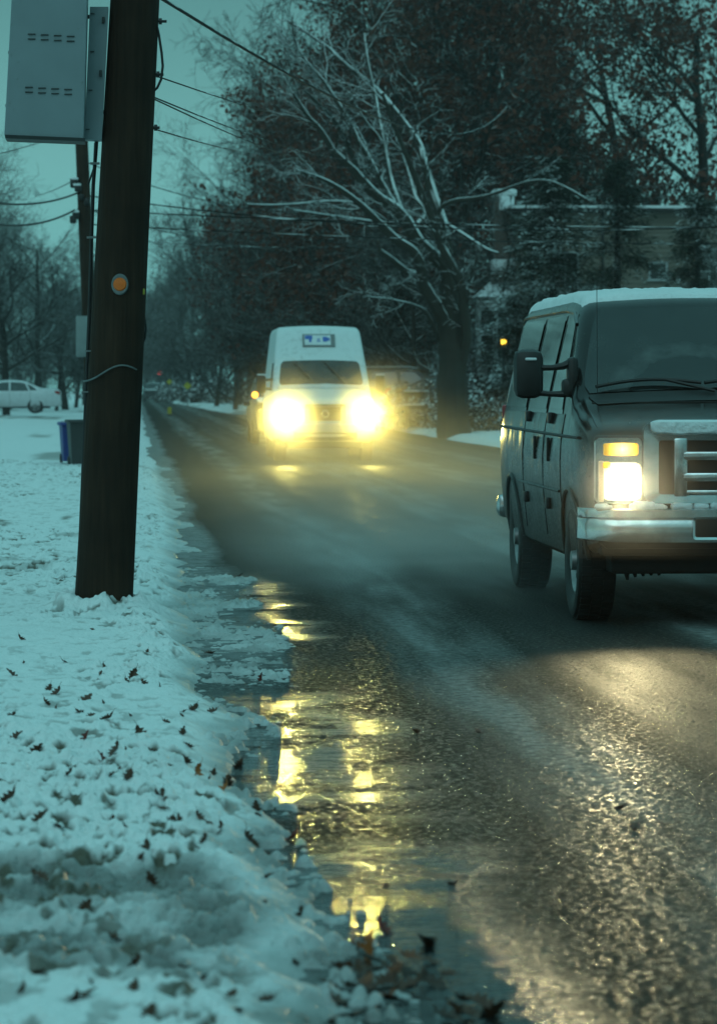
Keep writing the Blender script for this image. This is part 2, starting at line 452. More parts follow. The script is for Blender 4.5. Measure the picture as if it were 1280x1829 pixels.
# the near verge
ny, nx = 1520, 620
ys = np.concatenate([6.3 * np.exp(np.linspace(0, math.log(20 / 6.3), 1120)), 20 * np.exp(np.linspace(0, math.log(62 / 20), 401))[1:]])
u = np.linspace(0, 1, nx)
Y, U = np.meshgrid(ys, u, indexing='ij')
XL = -0.062 * Y - 1.3
X = XL + (1.25 - XL) * U
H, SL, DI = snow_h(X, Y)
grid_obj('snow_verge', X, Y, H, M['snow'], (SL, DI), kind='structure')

# lawns left and right and far ground: one broad rolling sheet each side
def lawn(name, xs, ysl, hfun):
    Yg, Xg = np.meshgrid(ysl, xs, indexing='ij')
    Z = hfun(Xg, Yg)
    dirt = sstep(.66, .72, fbm(Xg * .6, Yg * .05 + 7, 3, 161)) * .6 * sstep(40, 60, Yg)
    grid_obj(name, Xg, Yg, Z, M['snow'], (Z * 0 + .04, dirt), kind='structure')
xsl = np.concatenate([np.linspace(-160, -30, 60), np.linspace(-29, 0.44, 200)])
ysl = np.concatenate([np.linspace(-65, 56, 60), np.linspace(57, 240, 380), np.linspace(245, 640, 100)])
def lawn_l(x, y):
    z = 0.10 + 0.02 * np.maximum(-x - 1.0, 0) * sstep(60, 120, y) + 0.06 * (fbm(x * .5, y * .25, 3, 171) - .5) + .05 * (fbm(x * 2, y * .9, 3, 172) - .5)
    inside = (1 - sstep(57, 61.5, y)) * (x > -0.062 * y - 1.5)
    z = np.where(y < 61.5, np.where(x > -0.062 * y - 1.0, -0.12, z), z)
    e = 0.42 + .35 * (fbm(y * .2, y * 0 + 2, 3, 173) - .5)
    # snowed-up driveway mouth on the left, about 90 m on
    return np.where(x > e - .25, -.02 + (z + .02) * sstep(0, .25, e - x), z)
lawn('lawn', xsl, ysl, lawn_l)
xsr = np.concatenate([np.linspace(1.8, 16, 120), np.linspace(16.5, 160, 80)])
ysr = np.concatenate([np.linspace(-65, 60, 50), np.linspace(61, 240, 300), np.linspace(245, 640, 100)])
def lawn_r(x, y):
    # the road bends away to the left beyond about 150 m
    e = np.interp(y, [0, 125, 160, 185, 300, 640], [8.7, 8.7, 6.6, 4.9, 3.3, 2.8]) + 0.5 * (fbm(y * .15, y * 0 + 5, 3, 181) - .5)
    z = 0.14 + .16 * (fbm(x * .7, y * .4, 4, 182) - .4) + .02 * np.maximum(x - 10, 0)
    return -.03 + (z + .03) * sstep(0, .5, x - e)
lawn('verge_opposite', xsr, ysr, lawn_r)

def road_material():
    k = N('wet_asphalt')
    co = k.coord(); s = k.n('ShaderNodeSeparateXYZ'); k.l(co, s.inputs[0])
    x, y = s.outputs['X'], s.outputs['Y']
    def rng_(v, a, b, lo=0., hi=1.):
        m = k.n('ShaderNodeMapRange'); k.l(v, m.inputs[0])
        for q, w_ in enumerate((a, b, lo, hi)): m.inputs[q + 1].default_value = w_
        return m.outputs[0]
    st = k.n('ShaderNodeMapping'); st.inputs['Scale'].default_value = (1, 0.10, 1); k.l(co, st.inputs[0])
    streak = k.noise(3.4, 5, st.outputs[0])
    wob = k.math('MULTIPLY_ADD', k.noise(0.5, 3, st.outputs[0]), 0.7, -0.35)
    xw = k.math('ADD', x, wob)
    def band(c, w0, soft=.25):
        return rng_(k.math('ABSOLUTE', k.math('SUBTRACT', xw, c)), w0, w0 + soft, 1, 0)
    def mx(*a):
        r = a[0]
        for b in a[1:]: r = k.math('MAXIMUM', r, b)
        return r
    # tyre tracks (black, wet) and the slush pushed up between them (pale)
    tr = k.math('MULTIPLY', mx(band(2.55, .14), band(2.95, .1), band(4.45, .2), band(6.1, .2), band(7.6, .2)), k.ramp(streak, (0.3, 0.3), (0.55, 1.0)))
    film = k.math('MULTIPLY', mx(band(1.75, .10, .35), band(3.6, .25, .4), band(5.3, .2, .4), band(6.9, .2, .4)), k.ramp(streak, (0.36, 0.12), (0.62, 1.0)))
    film = k.math('MULTIPLY', film, k.math('SUBTRACT', 1.0, tr))
    gr = k.noise(55, 3, co, .65); gr2 = k.noise(17, 3, co, .6); pk = k.noise(31, 2, co, .55)
    # water standing along the gutter, broken by grit, ridges of slush and stones
    pe = k.math('ADD', k.math('MULTIPLY', x, -1.0), k.math('ADD', k.math('MULTIPLY', k.noise(0.8, 4, co), 1.0), k.math('MULTIPLY', gr2, .35)))
    p1 = k.math('MULTIPLY', rng_(pe, -0.52, -0.22), rng_(y, 27, 24.5))
    brk = k.math('MULTIPLY_ADD', k.noise(2.1, 4, co, .6), 1.0, k.math('MULTIPLY', pk, .35))
    # low humps in the gutter where the water drains away
    hump = k.ramp(k.math('MULTIPLY_ADD', k.noise(.9, 3, co), .06, k.math('DIVIDE', y, 30.0)), (.385, 0.), (.395, 1.), (.405, 1.), (.415, 0.), (.56, 0.), (.58, 1.), (.66, 1.), (.68, 0.))
    near = rng_(y, 9.3, 11.0)
    p1 = k.math('MULTIPLY', p1, k.math('MAXIMUM', rng_(brk, .54, .66), k.math('MULTIPLY_ADD', near, -1.0, 1.0)))
    water = k.math('MULTIPLY', p1, k.math('SUBTRACT', 1.0, hump))
    # grey slush along the kerb farther on
    sle = k.math('ADD', k.math('MULTIPLY', x, -1.0), k.math('MULTIPLY', k.noise(1.7, 5, st.outputs[0], .6), .8))
    sl = k.math('MULTIPLY', rng_(sle, -.42, -.22), rng_(y, 15, 19))
    sl = k.math('MULTIPLY', sl, k.ramp(k.noise(6, 5, co, .7), (.32, .3), (.55, 1.0)))
    water = k.math('MULTIPLY', water, k.math('SUBTRACT', 1.0, sl))
    base = k.mix(k.ramp(gr, (.36, 0), (.66, 1)), (0.011, 0.013, 0.012), (0.066, 0.072, 0.064))
    base = k.mix(k.math('MULTIPLY', k.ramp(gr2, (.55, 0.), (.72, 1.)), .5), base, (0.10, 0.10, 0.09))
    base = k.mix(k.math('MULTIPLY', film, k.ramp(gr2, (.3, .25), (.62, .9))), base, (0.33, 0.355, 0.35))
    base = k.mix(k.math('MULTIPLY', tr, 0.7), base, (0.012, 0.012, 0.011))
    base = k.mix(sl, base, k.mix(gr2, (0.20, 0.22, 0.215), (0.42, 0.44, 0.44)))
    base = k.mix(water, base, (0.010, 0.012, 0.012))
    vor = k.n('ShaderNodeTexVoronoi', Scale=46.0); k.l(co, vor.inputs['Vector'])
    stones = k.math('MULTIPLY_ADD', vor.outputs['Distance'], -0.9, gr)
    dry = k.math('SUBTRACT', 1.0, water)
    n1 = k.bump(k.math('MULTIPLY', stones, k.math('MULTIPLY', dry, k.math('MULTIPLY_ADD', tr, -.3, 1.0))), 0.026, 1.0)
    wv = k.n('ShaderNodeMapping'); wv.inputs['Scale'].default_value = (.4, 1.6, 1); k.l(co, wv.inputs[0])
    h2 = k.math('MULTIPLY', k.math('ADD', k.noise(15, 3, wv.outputs[0]), k.math('MULTIPLY', k.noise(44, 2, wv.outputs[0]), .4)), water)
    n2 = k.bump(h2, 0.0066, 1.0, n1)
    n3 = k.bump(k.noise(2.2, 3, co), 0.010, 1.0, n2)
    # only some stones are glazed with water; the rest of the surface is matt grit
    gl = k.math('MAXIMUM', k.math('MULTIPLY', k.ramp(pk, (.53, 0.), (.60, 1.)), rng_(y, 26, 15)), k.math('MULTIPLY', tr, .35))
    gl = k.math('MULTIPLY', k.math('MULTIPLY', gl, k.math('SUBTRACT', 1.0, sl)), k.math('SUBTRACT', 1.0, k.math('MULTIPLY', film, .6)))
    wet = k.math('MAXIMUM', gl, water)
    rg = k.math('MULTIPLY_ADD', wet, -0.62, 0.68)
    rg = k.math('MAXIMUM', k.math('MULTIPLY_ADD', water, -0.02, rg), .035)
    k.set(Base_Color=base, Roughness=rg, IOR=1.33, Specular_IOR_Level=k.math('MULTIPLY_ADD', wet, .55, .05), Normal=n3)
    return k.m
M['road'] = road_material()
rx = np.linspace(-0.4, 9.4, 40); ry = np.concatenate([np.linspace(-65, 60, 110), np.linspace(62, 640, 120)])
Yr, Xr = np.meshgrid(ry, rx, indexing='ij')
grid_obj('road', Xr, Yr, 0.0 * Xr + 0.008 * (fbm(Xr * .5, Yr * .12, 3, 191) - .5), M['road'], kind='structure')
M['soil'] = simple('frozen_ground', (0.55, 0.57, 0.57), 0.8, var=.4, scale=.2)
mesh_obj('ground', [(-248, -68, -.35), (248, -68, -.35), (248, 690, -.35), (-248, 690, -.35)], [(0, 1, 2, 3)], M['soil'])['kind'] = 'structure'
# ------------------------------------------------------------------ vehicles
def catmull(pts, n=6):
    return pts
class Body:
    """lofted car body. local y runs from the nose (0) to the tail, x across, z up"""
    def __init__(s, zt, zb, hw, taper, rc, crown=0.025):
        s.zt_, s.zb_, s.hw_, s.tp_, s.rc_, s.crown = zt, zb, hw, taper, rc, crown
    def ip(s, y, t): return float(np.interp(y, [a for a, b in t], [b for a, b in t]))
    def zt(s, y): return s.ip(y, s.zt_)
    def zb(s, y): return s.ip(y, s.zb_)
    def hw(s, y, z): return s.ip(z, s.hw_) * s.ip(y, s.tp_)
    def rc(s, y): return s.ip(y, s.rc_)
    def section(s, y):
        zt, zb, r = s.zt(y), s.zb(y), s.rc(y)
        pts = [(0.0, zb)]
        pts += [(s.hw(y, zb) - .05, zb), (s.hw(y, zb + .03), zb + .04)]
        z0, z1 = zb + .10, zt - s.crown - r
        for i in range(9):
            z = z0 + (z1 - z0) * i / 8
            pts.append((s.hw(y, z), z))
        xs = s.hw(y, z1)
        for i in range(1, 6):
            q = math.pi / 2 * i / 5
            pts.append((xs - r * (1 - math.cos(q)), z1 + r * math.sin(q)))
        xt = xs - r
        for i in range(1, 6):
            x = xt * (1 - i / 5)
            pts.append((x, zt - s.crown * (x / xt) ** 2))
        return pts
    def top(s, x, y):
        zt, r = s.zt(y), s.rc(y)
        xt = s.hw(y, zt - s.crown - r) - r
        return zt - s.crown * min(1, abs(x) / xt) ** 2
    def topw(s, y):
        zt, r = s.zt(y), s.rc(y)
        return s.hw(y, zt - s.crown - r) - r
    def mesh(s, ys):
        b = MB(); V = []; Fc = []
        for y in ys:
            h = s.section(y)
            ring = [(x, y, z) for x, z in h] + [(-x, y, z) for x, z in h[-2:0:-1]]
            V += ring; m = len(ring)
        for i in range(len(ys) - 1):
            for j in range(m):
                Fc.append((i * m + j, (i + 1) * m + j, (i + 1) * m + (j + 1) % m, i * m + (j + 1) % m))
        Fc.append(tuple(range(m))); n = (len(ys) - 1) * m
        Fc.append(tuple(range(n + m - 1, n - 1, -1)))
        return b.add(V, Fc)
    def side_patch(s, c, side, off=.005, n=(8, 6)):
        """c: four (y,z) corners (front-low, rear-low, rear-high, front-high)"""
        V = []; Fc = []
        for j in range(n[1] + 1):
            for i in range(n[0] + 1):
                a, b = i / n[0], j / n[1]
                y = (c[0][0] * (1 - a) + c[1][0] * a) * (1 - b) + (c[3][0] * (1 - a) + c[2][0] * a) * b
                z = (c[0][1] * (1 - a) + c[1][1] * a) * (1 - b) + (c[3][1] * (1 - a) + c[2][1] * a) * b
                V.append((side * (s.hw(y, z) + off), y, z))
        for j in range(n[1]):
            for i in range(n[0]):
                q = j * (n[0] + 1) + i
                Fc.append((q, q + 1, q + n[0] + 2, q + n[0] + 1))
        return MB().add(V, Fc)
    def top_patch(s, y0, y1, k0, k1, off=.006, n=(16, 10), nrm=(0, -.6, .8), round_=0.0):
        V = []; Fc = []
        for j in range(n[1] + 1):
            for i in range(n[0] + 1):
                b = j / n[1]; a = 2 * i / n[0] - 1
                y = y0 + (y1 - y0) * b
                k = k0 + (k1 - k0) * b
                if round_: k *= 1 - round_ * (abs(2 * b - 1) ** 8)
                x = a * k * s.topw(y)
                V.append((x + nrm[0] * off, y + nrm[1] * off, s.top(x, y) + nrm[2] * off))
        for j in range(n[1]):
            for i in range(n[0]):
                q = j * (n[0] + 1) + i
                Fc.append((q, q + 1, q + n[0] + 2, q + n[0] + 1))
        return MB().add(V, Fc)

def cut_arches(o, axles, r, width, depth=.34):
    cs = []
    for y in axles:
        for sd in (-1, 1):
            b = MB().lathe([(0.0001, -depth / 2), (r, -depth / 2), (r, depth / 2 + .15), (0.0001, depth / 2 + .15)] if sd > 0 else
                           [(0.0001, -depth / 2 - .15), (r, -depth / 2 - .15), (r, depth / 2), (0.0001, depth / 2)],
                           (sd * (width - depth / 2), y, 0.38), 'X', 32)
            c = b.build('arch_cut', M['under'], recalc=True); cs.append(c)
            md = o.modifiers.new('b', 'BOOLEAN'); md.operation = 'DIFFERENCE'; md.object = c; md.solver = 'EXACT'
    bpy.context.view_layer.update()
    ev = o.evaluated_get(bpy.context.evaluated_depsgraph_get())
    me = bpy.data.meshes.new_from_object(ev)
    o.modifiers.clear()
    old = o.data; o.data = me
    for c in cs:
        me2 = c.data; bpy.data.objects.remove(c); bpy.data.meshes.remove(me2)
    me.polygons.foreach_set('use_smooth', [True] * len(me.polygons)); me.set_sharp_from_angle(angle=R(32))

def wheel(parent, x, y, r, wd, side, rim_r, kind='van'):
    """tyre outside, rim and hub inside. side -1/+1 is the outer side"""
    e = MB()
    hw = wd / 2
    prof = [(rim_r, hw * .72), (rim_r + .03, hw * .9), (r * .86, hw), (r * .95, hw * .93), (r, hw * .72), (r, -hw * .72), (r * .95, -hw * .93), (r * .86, -hw), (rim_r, -hw * .8)]
    e.lathe([(a, b * side) for a, b in prof], (x, y, r), 'X', 40)
    # tread blocks
    for i in range(44):
        q = 2 * math.pi * i / 44
        for xx in (-.55, 0, .55):
            c = (x + xx * hw, y + (r + .001) * math.cos(q + xx * .08), r + (r + .001) * math.sin(q + xx * .08))
            e.box(c, (hw * .5, r * .09, .014), Euler((q + xx * .08 - math.pi / 2, 0, 0)))
    wo = e.build('wheel', M['rubber'], parent, smooth=True)
    b = MB()
    b.lathe([(rim_r + .005, hw * .74 * side), (rim_r - .015, hw * .80 * side), (rim_r - .03, hw * .55 * side), (rim_r * .72, hw * .42 * side), (rim_r * .5, hw * .62 * side), (rim_r * .30, hw * .72 * side), (rim_r * .28, hw * .98 * side), (0.001, hw * 1.0 * side)], (x, y, r), 'X', 36)
    ro_ = b.build('rim', M['steel'], wo, smooth=True)
    h = MB()
    nh = 8 if kind == 'van' else 5
    for i in range(nh):
        q = 2 * math.pi * i / nh
        h.lathe([(0.001, hw * .60 * side), (rim_r * (.105 if kind == 'van' else .2), hw * .60 * side), (rim_r * .09, hw * .3 * side)], (x, y + rim_r * .66 * math.cos(q), r + rim_r * .66 * math.sin(q)), 'X', 10)
    join_into(ro_, h, M['under'])
    return wo

def spot(parent, loc, power, cone=70, col=(1.0, 0.80, 0.38), rad=0.07, tilt=2.0, blend=.6, yaw=0):
    d = bpy.data.lights.new('headlamp_beam', 'SPOT')
    d.energy = power; d.spot_size = R(cone); d.spot_blend = blend; d.color = col; d.shadow_soft_size = rad
    o = bpy.data.objects.new('headlamp_beam', d); COL.objects.link(o)
    o.parent = parent; o.location = loc
    o.rotation_euler = Euler((R(-90 + tilt), 0, R(yaw)), 'XYZ')    # down the road, towards -y
    return o

# ---------------------------------------------------------------- dark passenger van (nearest)
VD = 20.3                                   # nose distance along the road
van = empty('passenger_van', (3.735, VD, 0), R(-.46), 'dark passenger van with snow on its roof, one lit square headlight and wide side mirror', 'van')
B = Body(zt=[(.14, 1.16), (.18, 1.215), (.26, 1.255), (.5, 1.315), (.92, 1.40), (1.02, 1.43), (1.16, 1.53), (1.70, 2.00), (1.80, 2.055), (1.95, 2.09), (2.4, 2.12), (5.0, 2.12), (5.3, 2.10), (5.42, 2.03)],
         zb=[(0, .50), (.5, .44), (1.4, .36), (4, .36), (5.42, .46)],
         hw=[(.3, .93), (.5, .965), (.8, .995), (1.0, 1.0), (1.15, .992), (1.3, .965), (1.65, .89), (2.0, .805), (2.15, .775)],
         taper=[(.14, .93), (.3, .96), (.7, .99), (1.2, 1.0), (5.0, 1.0), (5.3, .985), (5.42, .95)],
         rc=[(.14, .08), (.3, .10), (.9, .12), (1.2, .10), (1.8, .12), (5.42, .14)], crown=.03)
ys_ = [.14, .16, .18, .22, .26, .36, .5, .7, .92, .98, 1.02, 1.08, 1.16, 1.3, 1.45, 1.58, 1.70, 1.75, 1.80, 1.87, 1.95, 2.15, 2.4, 3, 3.6, 4.2, 4.7, 5.0, 5.15, 5.3, 5.38, 5.42]
bo = B.mesh(ys_).build('body', M['black_paint'], van, recalc=True)
cut_arches(bo, (.88, 4.33), .445, 1.0)
B.top_patch(1.06, 1.70, 1.03, 1.0, off=.008, round_=.04).build('windscreen', M['screen'], van, smooth=True)
for sd in (-1, 1):
    for c in ([(1.47, 1.33), (2.22, 1.33), (2.22, 1.93), (1.83, 1.93)], [(2.40, 1.33), (3.48, 1.33), (3.46, 1.93), (2.42, 1.93)], [(3.66, 1.33), (5.0, 1.33), (4.95, 1.93), (3.68, 1.93)]):
        f = B.side_patch([(c[0][0] - .03, c[0][1] - .03), (c[1][0] + .03, c[1][1] - .03), (c[2][0] + .03, c[2][1] + .03), (c[3][0] - .03, c[3][1] + .03)], sd, .004).build('window_frame', M['glass'], van, smooth=True)
        B.side_patch(c, sd, .008).build('window', M['glass'], f, smooth=True)
    # drip rail, crease moulding, seams
    MB().tube([(sd * (B.hw(y, B.zt(y) - .1) + .012), y, B.zt(y) - .125) for y in np.linspace(1.72, 5.36, 14)], .014, 6).build('drip_rail', M['black_paint'], van, smooth=True)
    MB().tube([(sd * (B.hw(y, 1.16) + .004), y, 1.16 + (y - 1) * .004) for y in np.linspace(.55, 5.2, 14)], .011, 6).build('side_moulding', M['trim'], van, smooth=True)
    MB().tube([(sd * (B.hw(y, .80) + .003), y, .80) for y in np.linspace(1.36, 3.86, 8)], .010, 6).build('side_moulding', M['black_paint'], van, smooth=True)
    s = MB()
    for y in (1.30, 2.30, 3.56):
        s.tube([(sd * (B.hw(y, z) + .001), y, z) for z in np.linspace(.48, 1.9 if y > 1.5 else 1.3, 12)], .0035, 5)
    join_into(bo, s, M['under'])
    for y, z in ((2.0, 1.27), (3.36, 1.27), (2.0, .70), (3.36, .70)):
        MB().box((sd * (B.hw(y, z) + .012), y, z), (.035, .12, .075), bev=.01).build('hinge', M['trim'], van, smooth=True)
    for y in (1.95, 2.75):
        MB().box((sd * (B.hw(y, 1.06) + .006), y, 1.06), (.022, .035, .16), bev=.007).build('door_handle', M['trim'], van, smooth=True)
    # wheel arch lips
    for y in (.88, 4.33):
        MB().tube([(sd * (B.hw(y + .45 * math.cos(q), .38 + .45 * math.sin(q)) + .004), y + .45 * math.cos(q), .38 + .45 * math.sin(q)) for q in np.linspace(.05, math.pi - .05, 18)], .016, 6).build('wheel_arch', M['black_paint'], van, smooth=True)
        wheel(van, sd * .855, y, .375, .25, sd, .215)
    # towing mirror on two arms
    mx = sd * 1.21
    mo = MB()
    mo.box((mx, 1.27, 1.56), (.19, .13, .315), bev=.055)
    mr_ = mo.build('side_mirror', M['trim'], van, smooth=True)
    a = MB()
    a.box((sd * .925, 1.27, 1.55), (.07, .12, .24), bev=.03)
    a.box((sd * .95, 1.27, 1.47), (.09, .1, .12), bev=.03)
    a.tube([(sd * .93, 1.26, 1.635), (sd * .99, 1.25, 1.61), (sd * 1.06, 1.25, 1.60), (sd * 1.16, 1.25, 1.60)], [.03, .024, .018, .022], 8)
    a.tube([(sd * .93, 1.26, 1.45), (sd * .99, 1.25, 1.43), (sd * 1.07, 1.25, 1.43), (sd * 1.16, 1.25, 1.44)], [.03, .022, .017, .02], 8)
    a.each('mirror_arm', M['trim'], mr_, smooth=True)
    MB().box((mx, 1.34, 1.57), (.155, .012, .27), bev=.004).build('mirror_glass', M['glass'], mr_)
    sn = MB().box((mx + sd * -.01, 1.205, 1.655), (.075, .03, .018), bev=.008)
    sn.build('snow_crust', M['snowcap'], mr_, smooth=True)
# nose: fascia, grille, lamps, bumper
MB().box((0, .135, .97), (1.86, .06, .42), bev=.02).build('fascia', M['black_paint'], van, smooth=True)
MB().box((0, .085, 1.01), (1.22, .05, .44)).build('grille_backing', M['under'], van)
def rr(x0, z0, x1, z1, r, n=5):
    P_ = []
    for cx, cz, a0 in ((x1 - r, z1 - r, 0), (x0 + r, z1 - r, 90), (x0 + r, z0 + r, 180), (x1 - r, z0 + r, 270)):
        for i in range(n + 1):
            q = R(a0 + 90 * i / n); P_.append((cx + r * math.cos(q), cz + r * math.sin(q)))
    return P_
def ring(outer, inner, y0, y1):
    """frame between two outlines in (x,z) with equal counts"""
    n = len(outer)
    V = [(x, y0, z) for x, z in outer] + [(x, y0 + .012, z) for x, z in inner] + [(x, y1, z) for x, z in outer] + [(x, y1, z) for x, z in inner]
    Fc = []
    for i in range(n):
        j = (i + 1) % n
        Fc += [(i, j, n + j, n + i), (i + 2 * n, i, j, j + 2 * n)[::-1], (n + i, n + j, 3 * n + j, 3 * n + i), (2 * n + i, 2 * n + j, 3 * n + j, 3 * n + i)]
    return MB().add(V, Fc)
g = ring(rr(-.64, .765, .64, 1.262, .07), rr(-.545, .82, .545, 1.15, .02), .02, .12).build('grille', M['chrome'], van, smooth=True, recalc=True)
b = MB()
for sx in (-1, 1): b.box((sx * .41, .05, .985), (.085, .055, .36), bev=.012)
for z in (1.055, .925): b.box((0, .045, z), (.80, .05, .058), bev=.014)
b.box((0, .05, .83), (.80, .05, .035), bev=.01)
b.each('grille_bar', M['chrome'], g, smooth=True)
MB().lathe([(.001, -.03), (.09, -.028), (.11, -.01), (.115, .03)], (0, .04, .985), 'Y', 28).build('badge', M['chrome'], g, smooth=True)
s = MB()                                     # snow lying on the grille's upper bar
rng = random.Random(4)
xs = np.linspace(-.6, .6, 60); V = []; Fc = []
for x in xs:
    e_ = min(1, (.6 - abs(x)) / .05) ** .5
    lo_z = 1.195 - .016 * float(fbm(np.array([x * 14.]), np.array([1.]), 3, 3)[0]) + .03 * (1 - e_)
    for a_, z_ in ((-.003, lo_z), (-.012, lo_z + .01), (-.014, 1.235), (-.006, 1.262), (.02, 1.276 * e_ + 1.25 * (1 - e_)), (.07, 1.274 * e_ + 1.25 * (1 - e_)), (.11, 1.255)): V.append((x, .02 + a_, z_))
for i in range(59):
    for j in range(6): Fc.append((i * 7 + j, i * 7 + j + 1, i * 7 + 7 + j + 1, i * 7 + 7 + j))
s.add(V, Fc)
s.build('snow_crust', M['snowcap'], g, smooth=True)
for sx in (-1, 1):
    hl = MB().prism(rr(.645, .765, .93, 1.165, .03), .06, .12).build('headlight', M['chrome'], van, smooth=True, recalc=True)
    if sx < 0:
        for v in hl.data.vertices: v.co.x *= -1
        hl.data.flip_normals()
    on = sx < 0
    MB().box((sx * .77, .05, .90), (.24, .04, .23), bev=.035).build('main_lens', M['lens_low'], hl, smooth=True)
    MB().box((sx * .895, .055, .90), (.03, .04, .25), bev=.008).build('side_lens', M['lens_dim'], hl)
    MB().box((sx * .775, .05, 1.095), (.215, .03, .075), bev=.012).build('turn_lamp', M['amber'], hl, smooth=True)
    MB().box((sx * .865, .042, 1.0), (.05, .03, .04), bev=.012).build('marker_lamp', M['amber_side'], hl, smooth=True)
    spot(hl, (sx * .77, -.03, .90), 185, cone=66, col=(1.0, .84, .44), rad=.09, tilt=1.5, blend=1.0)
# bumper: curved chrome section with step and number-plate recess
def bumper(z0, z1, hw, mat, parent, y0=0.0, name='bumper'):
    prof = [(.10, z0), (.0, z0 + .012), (-.02, z0 + .10), (.0, z0 + .145), (.005, z0 + .155), (-.015, z0 + .165), (-.012, z1 - .01), (.0, z1), (.12, z1)]
    xs = np.concatenate([[-hw, -hw + .01, -hw + .04, -hw + .10], np.linspace(-hw + .2, hw - .2, 15), [hw - .10, hw - .04, hw - .01, hw]])
    V = []; Fc = []
    for x in xs:
        q = max(0, (abs(x) - (hw - .22)) / .22); back = .22 * (1 - math.sqrt(max(0, 1 - q * q))) + .05 * (x / hw) ** 2
        for (py, pz) in prof: V.append((x, y0 + py + back, pz + .02 * q * (1 if pz < (z0 + z1) / 2 else 0)))
    m = len(prof)
    for i in range(len(xs) - 1):
        for j in range(m - 1): Fc.append((i * m + j, i * m + j + 1, (i + 1) * m + j + 1, (i + 1) * m + j))
    return MB().add(V, Fc).build(name, mat, parent, smooth=True)
bp = bumper(.515, .735, 1.015, M['chrome'], van, .0)
MB().box((0, -.008, .615), (.66, .05, .125), bev=.012).build('plate_recess', M['under'], bp, smooth=True)
ring(rr(-.345, .545, .345, .685, .02), rr(-.33, .56, .33, .67, .015), -.045, -.02).build('recess_rim', M['chrome'], bp, smooth=True, recalc=True)
s = MB()
for i in range(34):
    x = -.98 + 1.96 * rng.random()
    r_ = rng.uniform(.018, .045) * (1.5 if -.80 < x < -.62 else .8)
    s.box((x, .03 + .05 * (x / 1.0) ** 2, .737 + r_ * .3), (r_ * 3.2, .07, r_ * 1.3), Euler((0, 0, rng.uniform(-.3, .3))), bev=r_ * .55)
s.each('snow_crust', M['snowcap'], bp, smooth=True)
u_ = MB().box((0, .62, .42), (1.62, .7, .20), bev=.03).box((0, .25, .49), (1.76, .2, .1), bev=.02).box((0, 2.7, .40), (1.5, 4.4, .12), bev=.03)
u_.tube([(-.7, .88, .375), (.7, .88, .375)], .05, 10).tube([(-.7, 4.33, .375), (.7, 4.33, .375)], .06, 10)
u_.lathe([(.001, -.15), (.13, -.1), (.15, 0), (.13, .1), (.001, .15)], (.1, 4.33, .36), 'Y', 16)
for i in range(5): u_.tube([(-.68 + .05 * i, .5, .36), (-.67 + .05 * i, .5, .30 - .03 * rng.random())], [.03, .008], 6)
u_.build('underbody', M['under'], van, smooth=True)
# hood seam, cowl, wipers, aerial
MB().tube([(x, .93 - .12 * (1 - (x / .85) ** 2) , B.top(x, .93 - .12 * (1 - (x / .85) ** 2)) + .002) for x in np.linspace(-.84, .84, 16)], .006, 5).build('hood_seam', M['under'], van)
for sd in (-1, 1):
    MB().tube([(sd * (B.topw(y) + .035), y, B.top(B.topw(y), y) - .012) for y in np.linspace(.30, .92, 8)], .006, 5).build('hood_seam', M['under'], van)
B.top_patch(.86, 1.05, .95, 1.0, off=.007, n=(16, 4)).build('cowl', M['trim'], van, smooth=True)
for x0, x1 in ((-.80, -.12), (-.10, .62)):
    pts = [(x0 + (x1 - x0) * t, 1.075 + .04 * math.sin(math.pi * t) - .02, B.top(x0 + (x1 - x0) * t, 1.075 + .04 * math.sin(math.pi * t)) + .035) for t in np.linspace(0, 1, 10)]
    wp = MB().tube(pts, .013, 6).build('wiper', M['trim'], van, smooth=True)
    MB().tube([pts[6], ((x0 + x1) / 2 + .42, 1.0, B.top(.3, 1.0) + .03)], .012, 6).build('wiper_arm', M['trim'], wp, smooth=True)
MB().tube([(-.80, .98, 1.43), (-.80, 1.02, 2.15)], .0025, 5).build('aerial', M['trim'], van)
for sx in (-1, 1):
    MB().box((sx * .90, 5.40, 1.15), (.12, .05, .38), bev=.02).build('tail_light', M['tail'], van, smooth=True)
MB().box((0, 5.50, .56), (1.98, .16, .18), bev=.05).build('rear_bumper', M['chrome'], van, smooth=True)
MB().box((0, 5.425, 1.60), (1.3, .02, .5), bev=.01).build('rear_window', M['glass'], van)
# snow on the roof
ry_ = np.linspace(1.83, 5.38, 90); ru = np.linspace(-1, 1, 60)
V = []; Fc = []
for j, y in enumerate(ry_):
    for i, a in enumerate(ru):
        wid = B.hw(y, B.zt(y) - .12) - .015
        x = a * wid
        zt_ = B.top(x, y) if abs(x) <= B.topw(y) else B.zt(y) - B.crown - B.rc(y) * (1 - math.sqrt(max(0, 1 - min(1, (abs(x) - B.topw(y)) / B.rc(y)) ** 2)))
        e = min(1, (1 - abs(a)) / .07) ** .5 * min(1, (j + .0) / 3) ** .5 * min(1, (89 - j) / 3)
        nn = float(fbm(np.array([x * 14.]), np.array([y * 14.]), 3, 5)[0]); n2_ = float(fbm(np.array([x * 2.]), np.array([y * 1.5]), 2, 6)[0])
        V.append((x, y, zt_ + e * (.012 + .03 * nn + .035 * (n2_ - .2)) - (0 if e > 0 else .02)))
for j in range(89):
    for i in range(59):
        q = j * 60 + i; Fc.append((q, q + 1, q + 61, q + 60))
MB().add(V, Fc).build('roof_snow', M['snowcap'], van, smooth=True)

